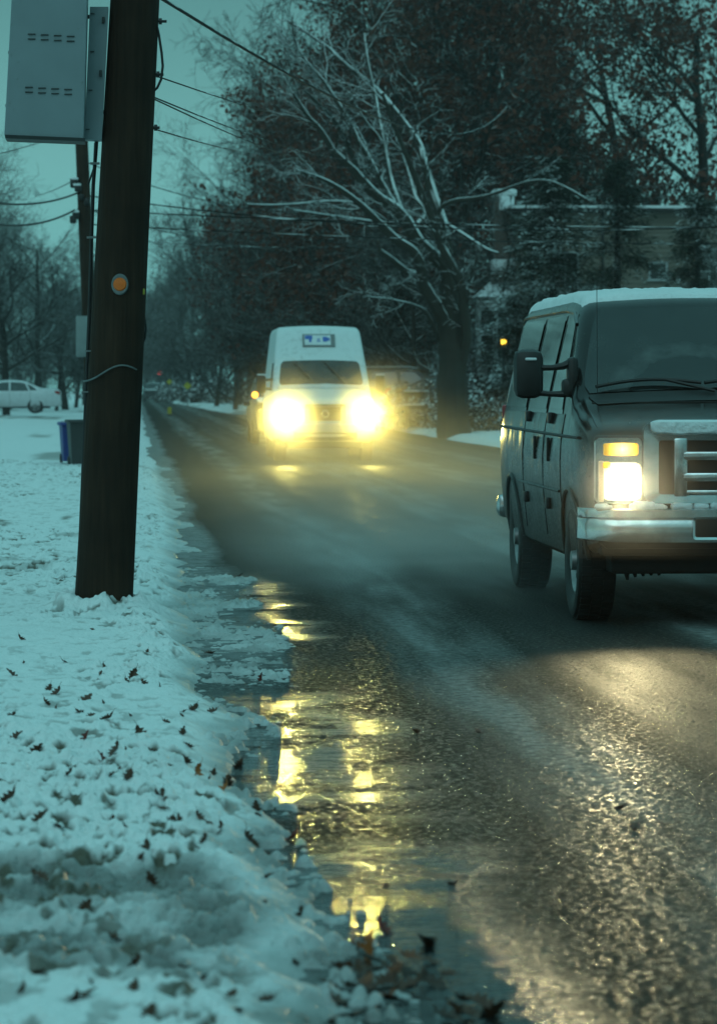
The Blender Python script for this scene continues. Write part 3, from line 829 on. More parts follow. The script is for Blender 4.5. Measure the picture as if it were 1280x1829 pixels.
# ---------------------------------------------------------------- white high-roof cargo van
WD = 66.0
wv = empty('cargo_van', (3.75, WD, 0), R(-.05), 'white high roof cargo van with both headlights glaring, driving up the wet road', 'van')
C = Body(zt=[(.10, 1.12), (.16, 1.20), (.3, 1.26), (.9, 1.34), (1.3, 1.40), (1.42, 1.45), (2.05, 2.02), (2.14, 2.09), (2.3, 2.25), (2.62, 2.62), (2.75, 2.69), (3.0, 2.72), (5.6, 2.72), (5.95, 2.68)],
         zb=[(0, .40), (1, .34), (5.95, .36)],
         hw=[(.3, .95), (.6, 1.0), (1.0, 1.01), (1.4, .985), (2.05, .915), (2.75, .83)],
         taper=[(.1, .92), (.3, .97), (.8, 1.0), (5.95, 1.0)],
         rc=[(.1, .10), (1.3, .14), (2.1, .10), (2.75, .10), (5.95, .12)], crown=.03)
cb = C.mesh([.1, .13, .16, .22, .3, .6, .9, 1.3, 1.36, 1.42, 1.55, 1.7, 1.9, 2.05, 2.09, 2.14, 2.22, 2.3, 2.45, 2.62, 2.68, 2.75, 3.0, 3.5, 4.2, 5, 5.6, 5.85, 5.95]).build('body', M['white_paint'], wv, recalc=True)
cut_arches(cb, (.98, 4.68), .45, 1.0)
C.top_patch(1.50, 2.03, .99, .95, off=.01, round_=.06).build('windscreen', M['screen'], wv, smooth=True)
for sd in (-1, 1):
    f = C.side_patch([(1.75, 1.42), (2.75, 1.42), (2.75, 1.95), (2.1, 1.95)], sd, .006).build('window', M['glass'], wv, smooth=True)
    for y in (.98, 4.68): wheel(wv, sd * .86, y, .38, .25, sd, .22)
    mi = MB().box((sd * 1.20, 1.75, 1.52), (.20, .12, .36), bev=.05).build('side_mirror', M['trim'], wv, smooth=True)
    MB().tube([(sd * .96, 1.78, 1.42), (sd * 1.15, 1.76, 1.44)], .025, 8).tube([(sd * .95, 1.78, 1.62), (sd * 1.15, 1.76, 1.60)], .025, 8).each('mirror_arm', M['trim'], mi, smooth=True)
    MB().box((sd * 1.20, 1.72, 1.715), (.17, .09, .03), bev=.012).build('snow_crust', M['snowcap'], mi, smooth=True)
    hl = MB().prism(rr(.62 if sd > 0 else -.95, .78, .95 if sd > 0 else -.62, 1.08, .05), .04, .16).build('headlight', M['chrome'], wv, smooth=True, recalc=True)
    MB().lathe([(.001, -.06), (.08, -.055), (.125, -.02), (.13, .05)], (sd * .80, .05, .93), 'Y', 28).build('main_lens', M['lens_main'], hl, smooth=True)
    spot(hl, (sd * .80, -.05, .93), 680, cone=38, rad=.12, col=(1.0, .84, .20), tilt=.8, blend=1.0)
s = MB()
for y in (1.35, 2.8, 4.0): pass
g = ring(rr(-.40, .74, .40, 1.13, .04), rr(-.31, .80, .31, 1.07, .03), .03, .12).build('grille', M['chrome'], wv, smooth=True, recalc=True)
b = MB().box((0, .10, .935), (.70, .04, .30)); b.build('grille_backing', M['under'], g)
b = MB()
for z in (.86, .935, 1.01): b.box((0, .06, z), (.62, .03, .02))
b.each('grille_bar', M['trim'], g)
MB().lathe([(.05, 0), (.062, -.012), (.074, 0), (.062, .012), (.05, 0)], (0, .035, .94), 'Y', 24).build('badge', M['chrome'], g, smooth=True)
bumper(.42, .735, 1.0, M['white_paint'], wv, .0)
lo = MB().box((0, .02, .50), (1.25, .06, .15), bev=.02); lo.build('lower_intake', M['under'], wv, smooth=True)
MB().box((0, .5, .34), (1.5, .6, .16), bev=.03).box((0, 3, .36), (1.5, 5, .1)).build('underbody', M['under'], wv, smooth=True)
s = MB()
for i in range(46):
    t = i / 45; x = -.86 + 1.72 * t
    hgt = .03 + .05 * float(vnoise(np.array([t * 9.]), np.array([0.3]), 3)[0])
    s.box((x, 1.44, C.top(x, 1.42) + .03), (.06, .14, hgt * 1.6), bev=.02)
s.build('cowl_snow', M['snowcap'], wv, smooth=True)
for x0 in (-.22, .40):
    p0 = Vector((x0 + .08, 1.5, C.top(x0, 1.5) + .02)); p1 = Vector((x0 - .32, 1.98, C.top(x0 - .3, 1.98) + .03))
    MB().tube([p0, (p0 + p1) / 2 + Vector((0, -.02, .02)), p1], .016, 6).build('wiper', M['trim'], wv, smooth=True)
# notice board on the brow of the high roof
def brow(x, z, off=.02):
    yy = np.interp(z, [2.09, 2.25, 2.62], [2.14, 2.30, 2.62]); return (x, yy - off * .7, z + off * .5)
def brow_quad(x0, z0, x1, z1, off): return [brow(x0, z0, off), brow(x1, z0, off), brow(x1, z1, off), brow(x0, z1, off)]
def slab(q0, q1):
    return MB().add(q0 + q1, [(0, 1, 2, 3), (0, 4, 5, 1), (1, 5, 6, 2), (2, 6, 7, 3), (3, 7, 4, 0)])
M['sign_frame'] = simple('grey_sign_frame', (0.22, 0.23, 0.23), .5)
M['sign_white'] = simple('white_sign_face', (0.72, 0.74, 0.75), .5, var=.1)
M['sign_blue'] = simple('blue_sign_ink', (0.05, 0.14, 0.50), .5, var=.2)
sg = slab(brow_quad(-.33, 2.28, .33, 2.53, .03), brow_quad(-.33, 2.28, .33, 2.53, -.01)).build('roof_sign', M['sign_frame'], wv)
sf_ = slab(brow_quad(-.29, 2.305, .24, 2.505, .036), brow_quad(-.29, 2.305, .24, 2.505, .02)).build('sign_face', M['sign_white'], sg)
b = MB()
for (x0, z0, x1, z1) in ((-.28, 2.42, -.13, 2.495), (-.20, 2.36, -.15, 2.42), (-.04, 2.37, .03, 2.39), (-.03, 2.41, .02, 2.43), (.08, 2.37, .17, 2.47), (.17, 2.39, .22, 2.45)):
    b2 = slab(brow_quad(x0, z0, x1, z1, .04), brow_quad(x0, z0, x1, z1, .03)); b.add(b2.v, b2.f)
join_into(sf_, b, M['sign_blue'])

# ---------------------------------------------------------------- generic cars
def car(name, loc, rz, paint, label, group, suv=False, sc_=1.0, cat='car', snow=False):
    e = empty(name, loc, rz, label, cat, group)
    if suv:
        K = Body(zt=[(.05, .95), (.15, 1.05), (1.1, 1.15), (1.2, 1.18), (1.95, 1.68), (2.2, 1.75), (4.2, 1.74), (4.6, 1.62), (4.75, 1.2)], zb=[(0, .32), (4.75, .36)],
                 hw=[(.3, .88), (.7, .95), (1.05, .93), (1.7, .72)], taper=[(0.05, .88), (.5, .98), (4.3, 1), (4.75, .93)], rc=[(.05, .08), (1.1, .10), (4.75, .1)])
        wins = ([(1.55, 1.12), (2.55, 1.12), (2.55, 1.60), (2.1, 1.60)], [(2.65, 1.12), (3.55, 1.12), (3.5, 1.60), (2.65, 1.60)], [(3.65, 1.12), (4.45, 1.15), (4.3, 1.58), (3.65, 1.60)])
        fs, rs, ax, wr = (1.24, 1.92), (4.60, 4.72), (.95, 3.75), .36
        ysl_ = [.05, .1, .15, .4, .8, 1.1, 1.2, 1.4, 1.7, 1.95, 2.05, 2.2, 2.6, 3.2, 3.8, 4.2, 4.4, 4.6, 4.68, 4.75]
    else:
        K = Body(zt=[(.03, .66), (.12, .76), (.6, .86), (1.35, .96), (1.42, .98), (2.1, 1.36), (2.35, 1.43), (2.7, 1.455), (3.2, 1.42), (3.45, 1.36), (4.05, 1.10), (4.15, 1.085), (4.75, 1.05), (4.86, .96)], zb=[(0, .24), (4.86, .30)],
                 hw=[(.2, .84), (.55, .905), (.8, .91), (.95, .88), (1.38, .60)], taper=[(.03, .82), (.4, .96), (.9, 1), (4.2, 1), (4.86, .88)], rc=[(.03, .07), (1.3, .08), (2.4, .09), (4.1, .08), (4.86, .07)])
        wins = ([(1.75, .97), (2.65, .97), (2.65, 1.34), (2.25, 1.34)], [(2.72, .97), (3.50, .97), (3.32, 1.33), (2.72, 1.35)], [(3.56, .99), (3.86, 1.0), (3.52, 1.28), (3.42, 1.30)])
        fs, rs, ax, wr = (1.46, 2.08), (3.48, 4.02), (.95, 3.78), .33
        ysl_ = [.03, .07, .12, .3, .6, 1.0, 1.35, 1.42, 1.6, 1.85, 2.1, 2.2, 2.35, 2.7, 3.0, 3.2, 3.32, 3.45, 3.7, 4.05, 4.1, 4.15, 4.45, 4.75, 4.81, 4.86]
    bo = K.mesh(ysl_).build('body', paint, e, recalc=True)
    wdt = .91 if not suv else .94
    cut_arches(bo, ax, wr + .05, wdt, .28)
    K.top_patch(fs[0], fs[1], .98, .96, off=.006).build('windscreen', M['screen'], e, smooth=True)
    K.top_patch(rs[0], rs[1], .94, .94, off=.006, nrm=(0, .5, .85)).build('rear_window', M['glass'], e, smooth=True)
    for sd in (-1, 1):
        for c in wins: K.side_patch(c, sd, .006).build('window', M['glass'], e, smooth=True)
        for y in ax: wheel(e, sd * (wdt - .11), y, wr, .21, sd, wr * .68, 'car')
        MB().box((sd * .66, 4.80 if not suv else 4.71, .88), (.34, .10, .15), bev=.03).build('tail_light', M['tail'], e, smooth=True)
        MB().box((sd * (K.hw(4.72, .9) + .002), 4.72 if not suv else 4.6, .90), (.03, .22, .13), bev=.012).build('tail_light', M['tail'], e, smooth=True)
        MB().box((sd * .64, .11, .70 if not suv else .85), (.34, .12, .13), bev=.03).build('headlight', M['chrome'], e, smooth=True)
        s = MB()
        for y in (2.69, 3.56 if not suv else 3.6, 1.55): s.tube([(sd * (K.hw(y, z) + .001), y, z) for z in np.linspace(.35, .95, 6)], .005, 4)
        join_into(bo, s, M['under'])
        for y in (2.5, 3.4): MB().box((sd * (K.hw(y, .86) + .01), y, .86), (.02, .16, .03), bev=.006).build('door_handle', paint, e, smooth=True)
        MB().box((sd * (K.hw(1.75, .98) + .10), 1.75, 1.03), (.18, .10, .12), bev=.03).build('side_mirror', paint, e, smooth=True)
    MB().box((0, .04, .42), (1.5, .1, .2), bev=.03).box((0, 4.84 if not suv else 4.74, .46), (1.6, .1, .2), bev=.03).build('bumper', paint if not suv else M['trim'], e, smooth=True)
    MB().box((0, 2.4, .27), (1.3, 4.0, .1)).build('underbody', M['under'], e)
    if snow:
        (K.top_patch(fs[1] + .08, rs[0] - .05, .98, .98, off=.05, nrm=(0, 0, 1))).build('roof_snow', M['snowcap'], e, smooth=True)
        (K.top_patch(.15, fs[0] - .05, .95, .98, off=.035, nrm=(0, 0, 1))).build('hood_snow', M['snowcap'], e, smooth=True)
    return e
# white sedan parked across the snowed driveway at the left: tail to the right
p = P(109, 738, 146)
sed = car('sedan', (p.x - 4.86, p.y, p.z), R(-90), M['sedan_paint'], 'white sedan parked side on in the snowy yard', None, snow=False)
# more cars, small in the distance
c1 = car('suv', (3.95, 86, 0), R(0), M['dark_paint'], 'dark car following close behind the white van with an amber lamp lit', None, True, snow=True)
ml = MB().lathe([(.001, -.05), (.05, -.04), (.075, 0), (.08, .05)], (-.86, .12, 1.26), 'Y', 16).build('marker_lamp', M['amber_dot'], c1, smooth=True)
p = G(274, 703); d_ = 330
q = P(274, 700, d_)
c2 = car('suv', (q.x, q.y, 0.02), R(0), M['dark_paint'], 'small dark car far down the road where it vanishes', None, True, snow=True)
q = P(735, 745, 112)
c3 = car('parked_car', (q.x + 2.2, q.y, .35), R(84), M['dark_paint'], 'snow covered dark car parked left of the big forked tree trunk', 'snow covered cars parked behind the opposite verge', True, snow=True)
q = P(845, 745, 110)
c4 = car('parked_car', (q.x + 2.0, q.y, .45), R(80), M['dark_paint'], 'snow covered dark car parked right of the big forked tree trunk', 'snow covered cars parked behind the opposite verge', False, snow=True)

# ------------------------------------------------------------------ utility poles
def pole_mat():
    k = N('creosoted_pole_wood')
    co = k.coord(); mp_ = k.n('ShaderNodeMapping'); mp_.inputs['Scale'].default_value = (1, 1, .06); k.l(co, mp_.inputs[0])
    a = k.noise(38, 4, mp_.outputs[0]); b = k.noise(3, 3, co)
    k.set(Base_Color=k.mix(k.math('MULTIPLY', a, b), (0.010, 0.006, 0.004), (0.085, 0.048, 0.028)), Roughness=.85, Specular_IOR_Level=.2, Normal=k.bump(a, .012, .8))
    return k.m
M['pole'] = pole_mat()
M['cabinet'] = simple('grey_enamel_cabinet', (0.20, 0.25, 0.27), .5, var=.12, scale=4, bump=.0006, bscale=120)
M['slot'] = simple('dark_slot', (0.03, 0.035, 0.035), .6)
M['galv'] = simple('galvanised_steel', (0.22, 0.24, 0.24), .5, metal=.6, var=.4)
M['cable'] = simple('black_cable', (0.012, 0.012, 0.012), .6)
PD = 21.2
base = P(186, 1072, PD); top = P(254, -250, PD)
pz = ground_z(base.x, base.y)
pl = empty('utility_pole', (base.x, base.y, pz), 0, 'thick dark wooden utility pole in the snowy verge with an orange reflector', 'utility pole')
axis = (top - base)
def pole_pt(z): return axis * ((z - base.z) / axis.z) + base - Vector((base.x, base.y, pz))
k_ = 30; b = MB(); zs = np.linspace(-.4, axis.z + pz, 46); V = []; Fc = []
for z in zs:
    c = pole_pt(z + pz); rr_ = .184 - .0075 * max(z, 0) * 1.05
    for j in range(k_):
        a = 2 * math.pi * j / k_
        r_ = rr_ + .006 * (float(vnoise(np.array([a * 4.]), np.array([z * .5]), 7)[0]) - .5) - (.004 if (j * 7 + 3) % 11 == 0 else 0)
        V.append((c.x + r_ * math.cos(a), c.y + r_ * math.sin(a), z))
for i in range(len(zs) - 1):
    for j in range(k_): Fc.append((i * k_ + j, i * k_ + (j + 1) % k_, (i + 1) * k_ + (j + 1) % k_, (i + 1) * k_ + j))
b.add(V, Fc).build('shaft', M['pole'], pl, smooth=True)
def at_pole(x, y, dy=0.0):
    """point on the pole's local frame for a bearing, dy metres nearer the viewer"""
    return P(x, y, PD + dy) - Vector((base.x, base.y, pz))
# snow heaped against the foot belongs to the verge; reflector, staples, tags
M['orange'] = simple('orange_reflector', (0.85, 0.16, 0.01), .3, var=.15, scale=60, bump=.002, bscale=300)
M['yellow_tag'] = simple('yellow_tag', (0.35, 0.32, 0.03), .5)
c = at_pole(214.5, 508, -.175)
rf = MB().lathe([(.001, -.012), (.055, -.012), (.062, -.004), (.062, .015)], (0, 0, 0), 'Y', 32).build('reflector', M['galv'], pl, smooth=True)
for v in rf.data.vertices: v.co = Vector((v.co.x * .86, v.co.y, v.co.z * 1.08))
rf.location = c
MB().lathe([(.001, -.022), (.034, -.020), (.042, -.012), (.044, 0)], (0, 0, 0), 'Y', 28).build('reflector_lens', M['orange'], rf, smooth=True)
c = at_pole(255, 521, -.05)
MB().box(c, (.03, .05, .04), bev=.008).build('yellow_tag', M['yellow_tag'], pl, smooth=True)
# twist of wire round the shaft
pts = []
for i in range(14):
    t = i / 13; x = 150 + 101 * t; y = 681 - 4 * t - 26 * math.sin(math.pi * min(1, t * 1.0) * .75) ** 2
    off = -.178 * math.sqrt(max(0, 1 - ((t - .5) / .5) ** 2)) - .012
    pts.append(at_pole(x, y, off))
MB().tube(pts, .006, 6).build('wire_wrap', M['galv'], pl, smooth=True)
# bolts and looped cable on the right-hand side
for (y, ln) in ((38, .055), (133, .05), (228, .04)):
    xe = 284 - (y / 1070.) * 46
    c = at_pole(xe, y, 0)
    MB().tube([c + Vector((-.03, 0, 0)), c + Vector((ln, 0, 0))], .009, 8).lathe([(.02, -.0), (.02, .02), (.001, .02)], c + Vector((.005, 0, 0)), 'X', 8).build('bolt', M['galv'] if 0 else M['trim'], pl, smooth=True)
MB().tube([at_pole(x, y, -.03) for x, y in ((279, 40), (284, 62), (289, 95), (291, 118), (288, 142), (281, 157), (272, 165))], .008, 8).build('cable_loop', M['cable'], pl, smooth=True)
MB().tube([at_pole(x, y, .02) for x, y in ((257, 560), (261, 585), (259, 605), (254, 615))], .006, 6).build('cable_loop', M['cable'], pl, smooth=True)
# conduits on the back left of the shaft
cd = MB()
cd.tube([at_pole(x, y, .06) for x, y in ((176, 200), (172, 265), (167, 330), (164, 420), (160, 560), (152, 760), (144, 960), (137, 1068))], .012, 8)
cd.tube([at_pole(x, y, .1) for x, y in ((170, 255), (168, 300), (158, 330))], .006, 6)
cd.build('conduit', M['cable'], pl, smooth=True)
st = MB()
for (x, y) in ((170, 292), (164, 424), (161, 627), (155, 700)): st.box(at_pole(x, y, -.02), (.06, .09, .010))
st.each('conduit_strap', M['galv'], pl)

# equipment cabinet bolted to the pole: a thing of its own
cab = empty('equipment_cabinet', P(82, 245, PD - .05), 0, 'grey louvred metal equipment cabinet bolted high on the wooden utility pole', 'cabinet')
co_ = cab.location.copy()
def cl(x, y, dy): return P(x, y, PD - .05 + dy) - co_
w_ = .50; h_ = 1.35
b = MB()
fr = [cl(8, 243, -.28), cl(150, 249, -.28), cl(160, -130, -.28), cl(28, -130, -.28)]
bk = [v + Vector((.0, .36, 0)) for v in fr]
b.add(fr + bk, [(0, 1, 2, 3), (7, 6, 5, 4), (1, 5, 6, 2), (4, 0, 3, 7), (4, 5, 1, 0), (3, 2, 6, 7)])
ho = b.build('housing', M['cabinet'], cab, recalc=True)
bm = bmesh.new(); bm.from_mesh(ho.data); bmesh.ops.bevel(bm, geom=list(bm.edges), offset=.008, segments=2, affect='EDGES', profile=.5); bm.to_mesh(ho.data); bm.free()
# side wing between cabinet and pole
b = MB()
fr = [cl(151, 249, -.06), cl(182, 250, -.06), cl(194, 12, -.06), cl(161, 12, -.06)]
bk = [v + Vector((.0, .16, 0)) for v in fr]
b.add(fr + bk, [(0, 1, 2, 3), (7, 6, 5, 4), (1, 5, 6, 2), (4, 0, 3, 7), (4, 5, 1, 0), (3, 2, 6, 7)]).build('side_channel', M['cabinet'], cab, recalc=True)
b = MB()
for (x, y) in ((185, 36), (180, 131)): b.box(cl(x, y, -.075), (.018, .02, .04), bev=.004)
for (x, y) in ((166, 24), (165, 92), (162, 161), (157, 231)): b.box(cl(x, y, -.065), (.024, .01, .005))
b.each('latch', M['slot'], cab)
sl_ = MB()
for r0 in (-33, 61, 156):
    for i in range(4):
        for k2 in range(2):
            x = 52 + i * 23.2 - (r0 - 61) * .048; y = r0 + i * 1.3 + k2 * 8.6
            c = cl(x + 5, y, -.283)
            sl_.box(c, (.048, .012, .007), bev=.002)
join_into(ho, sl_, M['slot'])
b = MB()
for (x, y) in ((19, 94), (14, 189)): b.box(cl(x - 1, y, -.24), (.02, .05, .02), bev=.004)
for (x, y) in ((16, 44), (15, 98), (28, 110), (26, 141), (13, 184), (20, 196), (142, 147), (135, 51)): b.box(cl(x + 5, y, -.283), (.006, .004, .005))
b.each('hinge', M['galv'], cab)
b = MB()
f0 = [cl(9, 240.5, -.29), cl(152, 246.5, -.29), cl(152, 252.5, -.28), cl(10, 247, -.28)]
b.add(f0 + [v + Vector((0, .30, 0)) for v in f0], [(0, 1, 2, 3), (7, 6, 5, 4), (1, 5, 6, 2), (4, 0, 3, 7), (4, 5, 1, 0), (3, 2, 6, 7)]).build('drip_edge', M['slot'], cab, recalc=True)
b = MB()
for y in (200, 30): b.tube([cl(150, y, .05), cl(190, y, .02)], .014, 6)
b.each('bracket', M['galv'], cab)

# second pole, farther on, leaning the other way
D2 = 66
b2 = P(170, 815, D2); t2 = P(138, 60, D2)
p2 = empty('utility_pole', (b2.x, b2.y, .02), 0, 'slimmer dark utility pole farther off, half hidden behind the thick pole with the cabinet', 'utility pole')
o2 = Vector((b2.x, b2.y, .02))
MB().tube([b2 - o2 + (t2 - b2) * t for t in np.linspace(0, 1, 10)], list(np.linspace(.15, .115, 10)), 14).build('shaft', M['pole'], p2, smooth=True)
M['snowlump'] = M['snowcap']
b = MB()
for (x, y, s_) in ((133, 327, .16), (140, 335, .14), (136, 384, .14), (131, 392, .13), (146, 352, .1), (156, 360, .12)):
    b.box(P(x, y, D2 - .12) - o2, (s_, .14, s_ * 1.2), bev=.03)
b.each('insulator', M['trim'], p2, smooth=True)
b = MB()
for (x, y, s_) in ((134, 322, .14), (138, 333, .16), (136, 381, .13)): b.box(P(x, y - 3, D2 - .14) - o2, (s_, .12, .05), bev=.02)
b.each('snow_crust', M['snowcap'], p2, smooth=True)
M['box_grey'] = simple('grey_pole_box', (0.22, 0.26, 0.26), .6, var=.15)
q = P(148, 601, D2 - .22)
bx = MB().box((0, 0, 0), (.26, .16, .80), bev=.02).box((0, -.085, 0), (.22, .02, .7), bev=.008).box((.09, -.10, .05), (.02, .02, .08)).build('junction_box', M['box_grey'], loc=q, smooth=True)
tag(bx, 'tall grey box fixed low on the farther utility pole', 'junction box')

# ------------------------------------------------------------------ overhead wires
M['wire'] = snowy('black_wire_with_snow', (0.010, 0.010, 0.010), thr=.55, soft=.2, nscale=1.2, patch=.7, dirv=(0, 0, 1))
M['wire_bare'] = M['cable']
def wire(a, b_, sag, r, label, m='wire', n=24):
    pts = []
    for i in range(n + 1):
        t = i / n; v = a.lerp(b_, t); v.z -= sag * 4 * t * (1 - t); pts.append(v)
    o = MB().tube(pts, r, 6).build('overhead_wire', M[m], smooth=True)
    return tag(o, label, 'wire', 'overhead wires')
wire(P(283, -6, 21.5), P(905, 190, 112), .9, .011, 'thick dark service wire dropping from the top of the near pole past the bare twigs', 'wire')
wire(P(277, 135, 21.5), P(700, 205, 108), .35, .005, 'thin wire leaving the near pole beside the lower loop of cable')
wire(P(271, 172, 21.5), P(700, 262, 108), .4, .005, 'upper one of a close pair of thin wires below the cable loop')
wire(P(271, 175, 21.5), P(700, 268, 108), .5, .005, 'lower one of a close pair of thin wires below the cable loop')
wire(P(268, 228, 21.5), P(520, 262, 110), .2, .005, 'faintest wire leaving the near pole at its lowest bolt')
wire(P(146, 286, 66), P(560, 378, 92), .3, .011, 'wire slanting down across the sky to join the level pair right of the near pole')
wire(P(140, 347, 66), P(1330, 402, 70), .35, .014, 'upper one of the level pair of snow lined wires crossing above the vans')
wire(P(138, 374, 66), P(1330, 406, 69), .10, .014, 'lower one of the level pair of snow lined wires crossing above the vans')
wire(P(146, 400, 66), P(1330, 436, 76), .1, .012, 'thin wire under the level pair, passing in front of the house wall')
wire(P(152, 372, 66), P(500, 445, 125), .2, .010, 'slack wire running down into the trees below the level pair')
wire(P(150, 421, 66), P(640, 440, 80), .1, .008, 'faint level wire below the others, ending in the dark trees')
wire(P(160, 550, 66), P(432, 580, 120), .15, .012, 'low snow lined wire just above the road, left of the white van roof')
wire(P(138, 345, 66), P(-30, 359, 52), .12, .019, 'thick black cable from the farther pole to the left edge, upper one', 'wire_bare')
wire(P(134, 375, 66), P(-30, 397, 52), .15, .019, 'thick black cable from the farther pole to the left edge, lower one', 'wire_bare')
wire(P(134, 321, 66), P(62, 350, 110), .05, .010, 'short thin wire going down left from the farther pole to the trees', 'wire_bare')
wire(P(150, 225, 66), P(-30, 281, 50), .05, .008, 'thin wire emerging left below the grey cabinet', 'wire_bare')

# ------------------------------------------------------------------ trees
class Segs:
    def __init__(s): s.a = []; s.b = []; s.ra = []; s.rb = []
    def add(s, p, q, r0, r1): s.a.append(p[:]); s.b.append(q[:]); s.ra.append(r0); s.rb.append(r1)
    def arrays(s, k):
        a = np.array(s.a); b = np.array(s.b); ra = np.array(s.ra); rb = np.array(s.rb)
        t = b - a; ln = np.linalg.norm(t, axis=1, keepdims=True) + 1e-9; t = t / ln
        b = b + t * (rb[:, None] * .4)
        up = np.where(np.abs(t[:, 2:3]) < .9, np.array([[0, 0, 1.]]), np.array([[1., 0, 0]]))
        u = np.cross(up, t); u /= np.linalg.norm(u, axis=1, keepdims=True); v = np.cross(t, u)
        rings = []
        for (p, r) in ((a, ra), (b, rb)):
            for j in range(k):
                q = 2 * math.pi * (j + .5) / k
                rings.append(p + (u * math.cos(q) + v * math.sin(q)) * r[:, None])
        V = np.stack(rings, 1).reshape(-1, 3)
        n = len(a); off = (np.arange(n) * 2 * k)[:, None]
        Fq = []
        for j in range(k):
            j2 = (j + 1) % k
            Fq.append(np.concatenate([off + j, off + j2, off + k + j2, off + k + j], 1))
        return V, np.concatenate(Fq, 0)
def quads_mesh(name, V, Q, material, parent=None, smooth=False):
    me = bpy.data.meshes.new(name)
    me.vertices.add(len(V)); me.vertices.foreach_set('co', np.ascontiguousarray(V, dtype=np.float32).ravel())
    me.loops.add(Q.size); me.loops.foreach_set('vertex_index', np.ascontiguousarray(Q, dtype=np.int32).ravel())
    me.polygons.add(len(Q)); me.polygons.foreach_set('loop_start', np.arange(0, Q.size, 4, dtype=np.int32))
    me.polygons.foreach_set('loop_total', np.full(len(Q), 4, dtype=np.int32))
    me.update(calc_edges=True); me.validate()
    me.materials.append(material)
    if smooth: me.polygons.foreach_set('use_smooth', [True] * len(Q))
    o = bpy.data.objects.new(name, me); COL.objects.link(o); o.parent = parent
    return o
def merge(parts):
    V = []; Q = []; n = 0
    for v, q in parts:
        V.append(v); Q.append(q + n); n += len(v)
    return np.concatenate(V), np.concatenate(Q)

def grow(rng, big, small, p, d, ln, r, lvl, cfg, tips):
    """one branch with wander, then its children"""
    n = cfg['n'][lvl]; step = ln / n
    dv = d.copy(); pos = p.copy(); nodes = [(pos.copy(), dv.copy(), r)]
    for i in range(n):
        wv_ = cfg['wander'][lvl]
        dv = (dv + Vector((rng.gauss(0, wv_), rng.gauss(0, wv_), rng.gauss(0, wv_) + cfg['up'][lvl]))).normalized()
        q = pos + dv * step
        r1 = max(r * (1 - .75 * (i + 1) / n), cfg['rmin'])
        r0 = max(r * (1 - .75 * i / n), cfg['rmin'])
        (big if lvl <= 1 else small).add(pos, q, r0, r1)
        pos = q; nodes.append((pos.copy(), dv.copy(), r1))
    if lvl >= 2: tips.append(pos.copy())
    if lvl + 1 < len(cfg['kids']) + 1 and lvl < len(cfg['kids']):
        kn = cfg['kids'][lvl]
        for i in range(kn):
            t = cfg['from'][lvl] + (1 - cfg['from'][lvl]) * (i + rng.random()) / kn
            j = min(int(t * n), n - 1); f = t * n - j
            pp = nodes[j][0].lerp(nodes[j + 1][0], f); dd = nodes[j][1]; rr0 = nodes[j][2] * (1 - f) + nodes[j + 1][2] * f
            ang = R(rng.uniform(*cfg['ang'][lvl])); az = rng.uniform(0, 2 * math.pi)
            ax = dd.orthogonal().normalized(); ax.rotate(Matrix.Rotation(az, 3, dd))
            nd = dd.copy(); nd.rotate(Matrix.Rotation(ang, 3, ax))
            sc2 = cfg['len'][lvl] * rng.uniform(.65, 1.25) * (1 - .45 * t if lvl == 0 else 1)
            grow(rng, big, small, pp, nd, ln * sc2, min(rr0 * .62, r * cfg['rad'][lvl]), lvl + 1, cfg, tips)

def leaf_cards(rng_seed, pts, per, spread, size, squash=1.0):
    g_ = np.random.default_rng(rng_seed)
    P0 = np.repeat(np.array([tuple(p) for p in pts]), per, 0)
    n = len(P0)
    P0 = P0 + g_.normal(0, spread, (n, 3)) * np.array([1, 1, squash])
    u = g_.normal(0, 1, (n, 3)); u /= np.linalg.norm(u, axis=1, keepdims=True)
    v = np.cross(u, g_.normal(0, 1, (n, 3))); v /= np.linalg.norm(v, axis=1, keepdims=True)
    s = (size * g_.uniform(.5, 1.4, n))[:, None]; asp = g_.uniform(.45, .9, n)[:, None]
    nrm = np.cross(u, v)
    # a leaf bent along its midrib: six points, two quads
    a = P0 - u * s; b = P0 + u * s
    c1 = P0 - u * s * .3 + v * s * asp + nrm * s * .25; c2_ = P0 + u * s * .45 + v * s * asp * .8 + nrm * s * .25
    d1 = P0 - u * s * .3 - v * s * asp + nrm * s * .25; d2_ = P0 + u * s * .45 - v * s * asp * .8 + nrm * s * .25
    V = np.stack([a, c1, c2_, b, d2_, d1], 1).reshape(-1, 3)
    o6 = (np.arange(n) * 6)[:, None]
    Q = np.concatenate([np.concatenate([o6, o6 + 3, o6 + 2, o6 + 1], 1), np.concatenate([o6, o6 + 5, o6 + 4, o6 + 3], 1)], 0)
    return V, Q

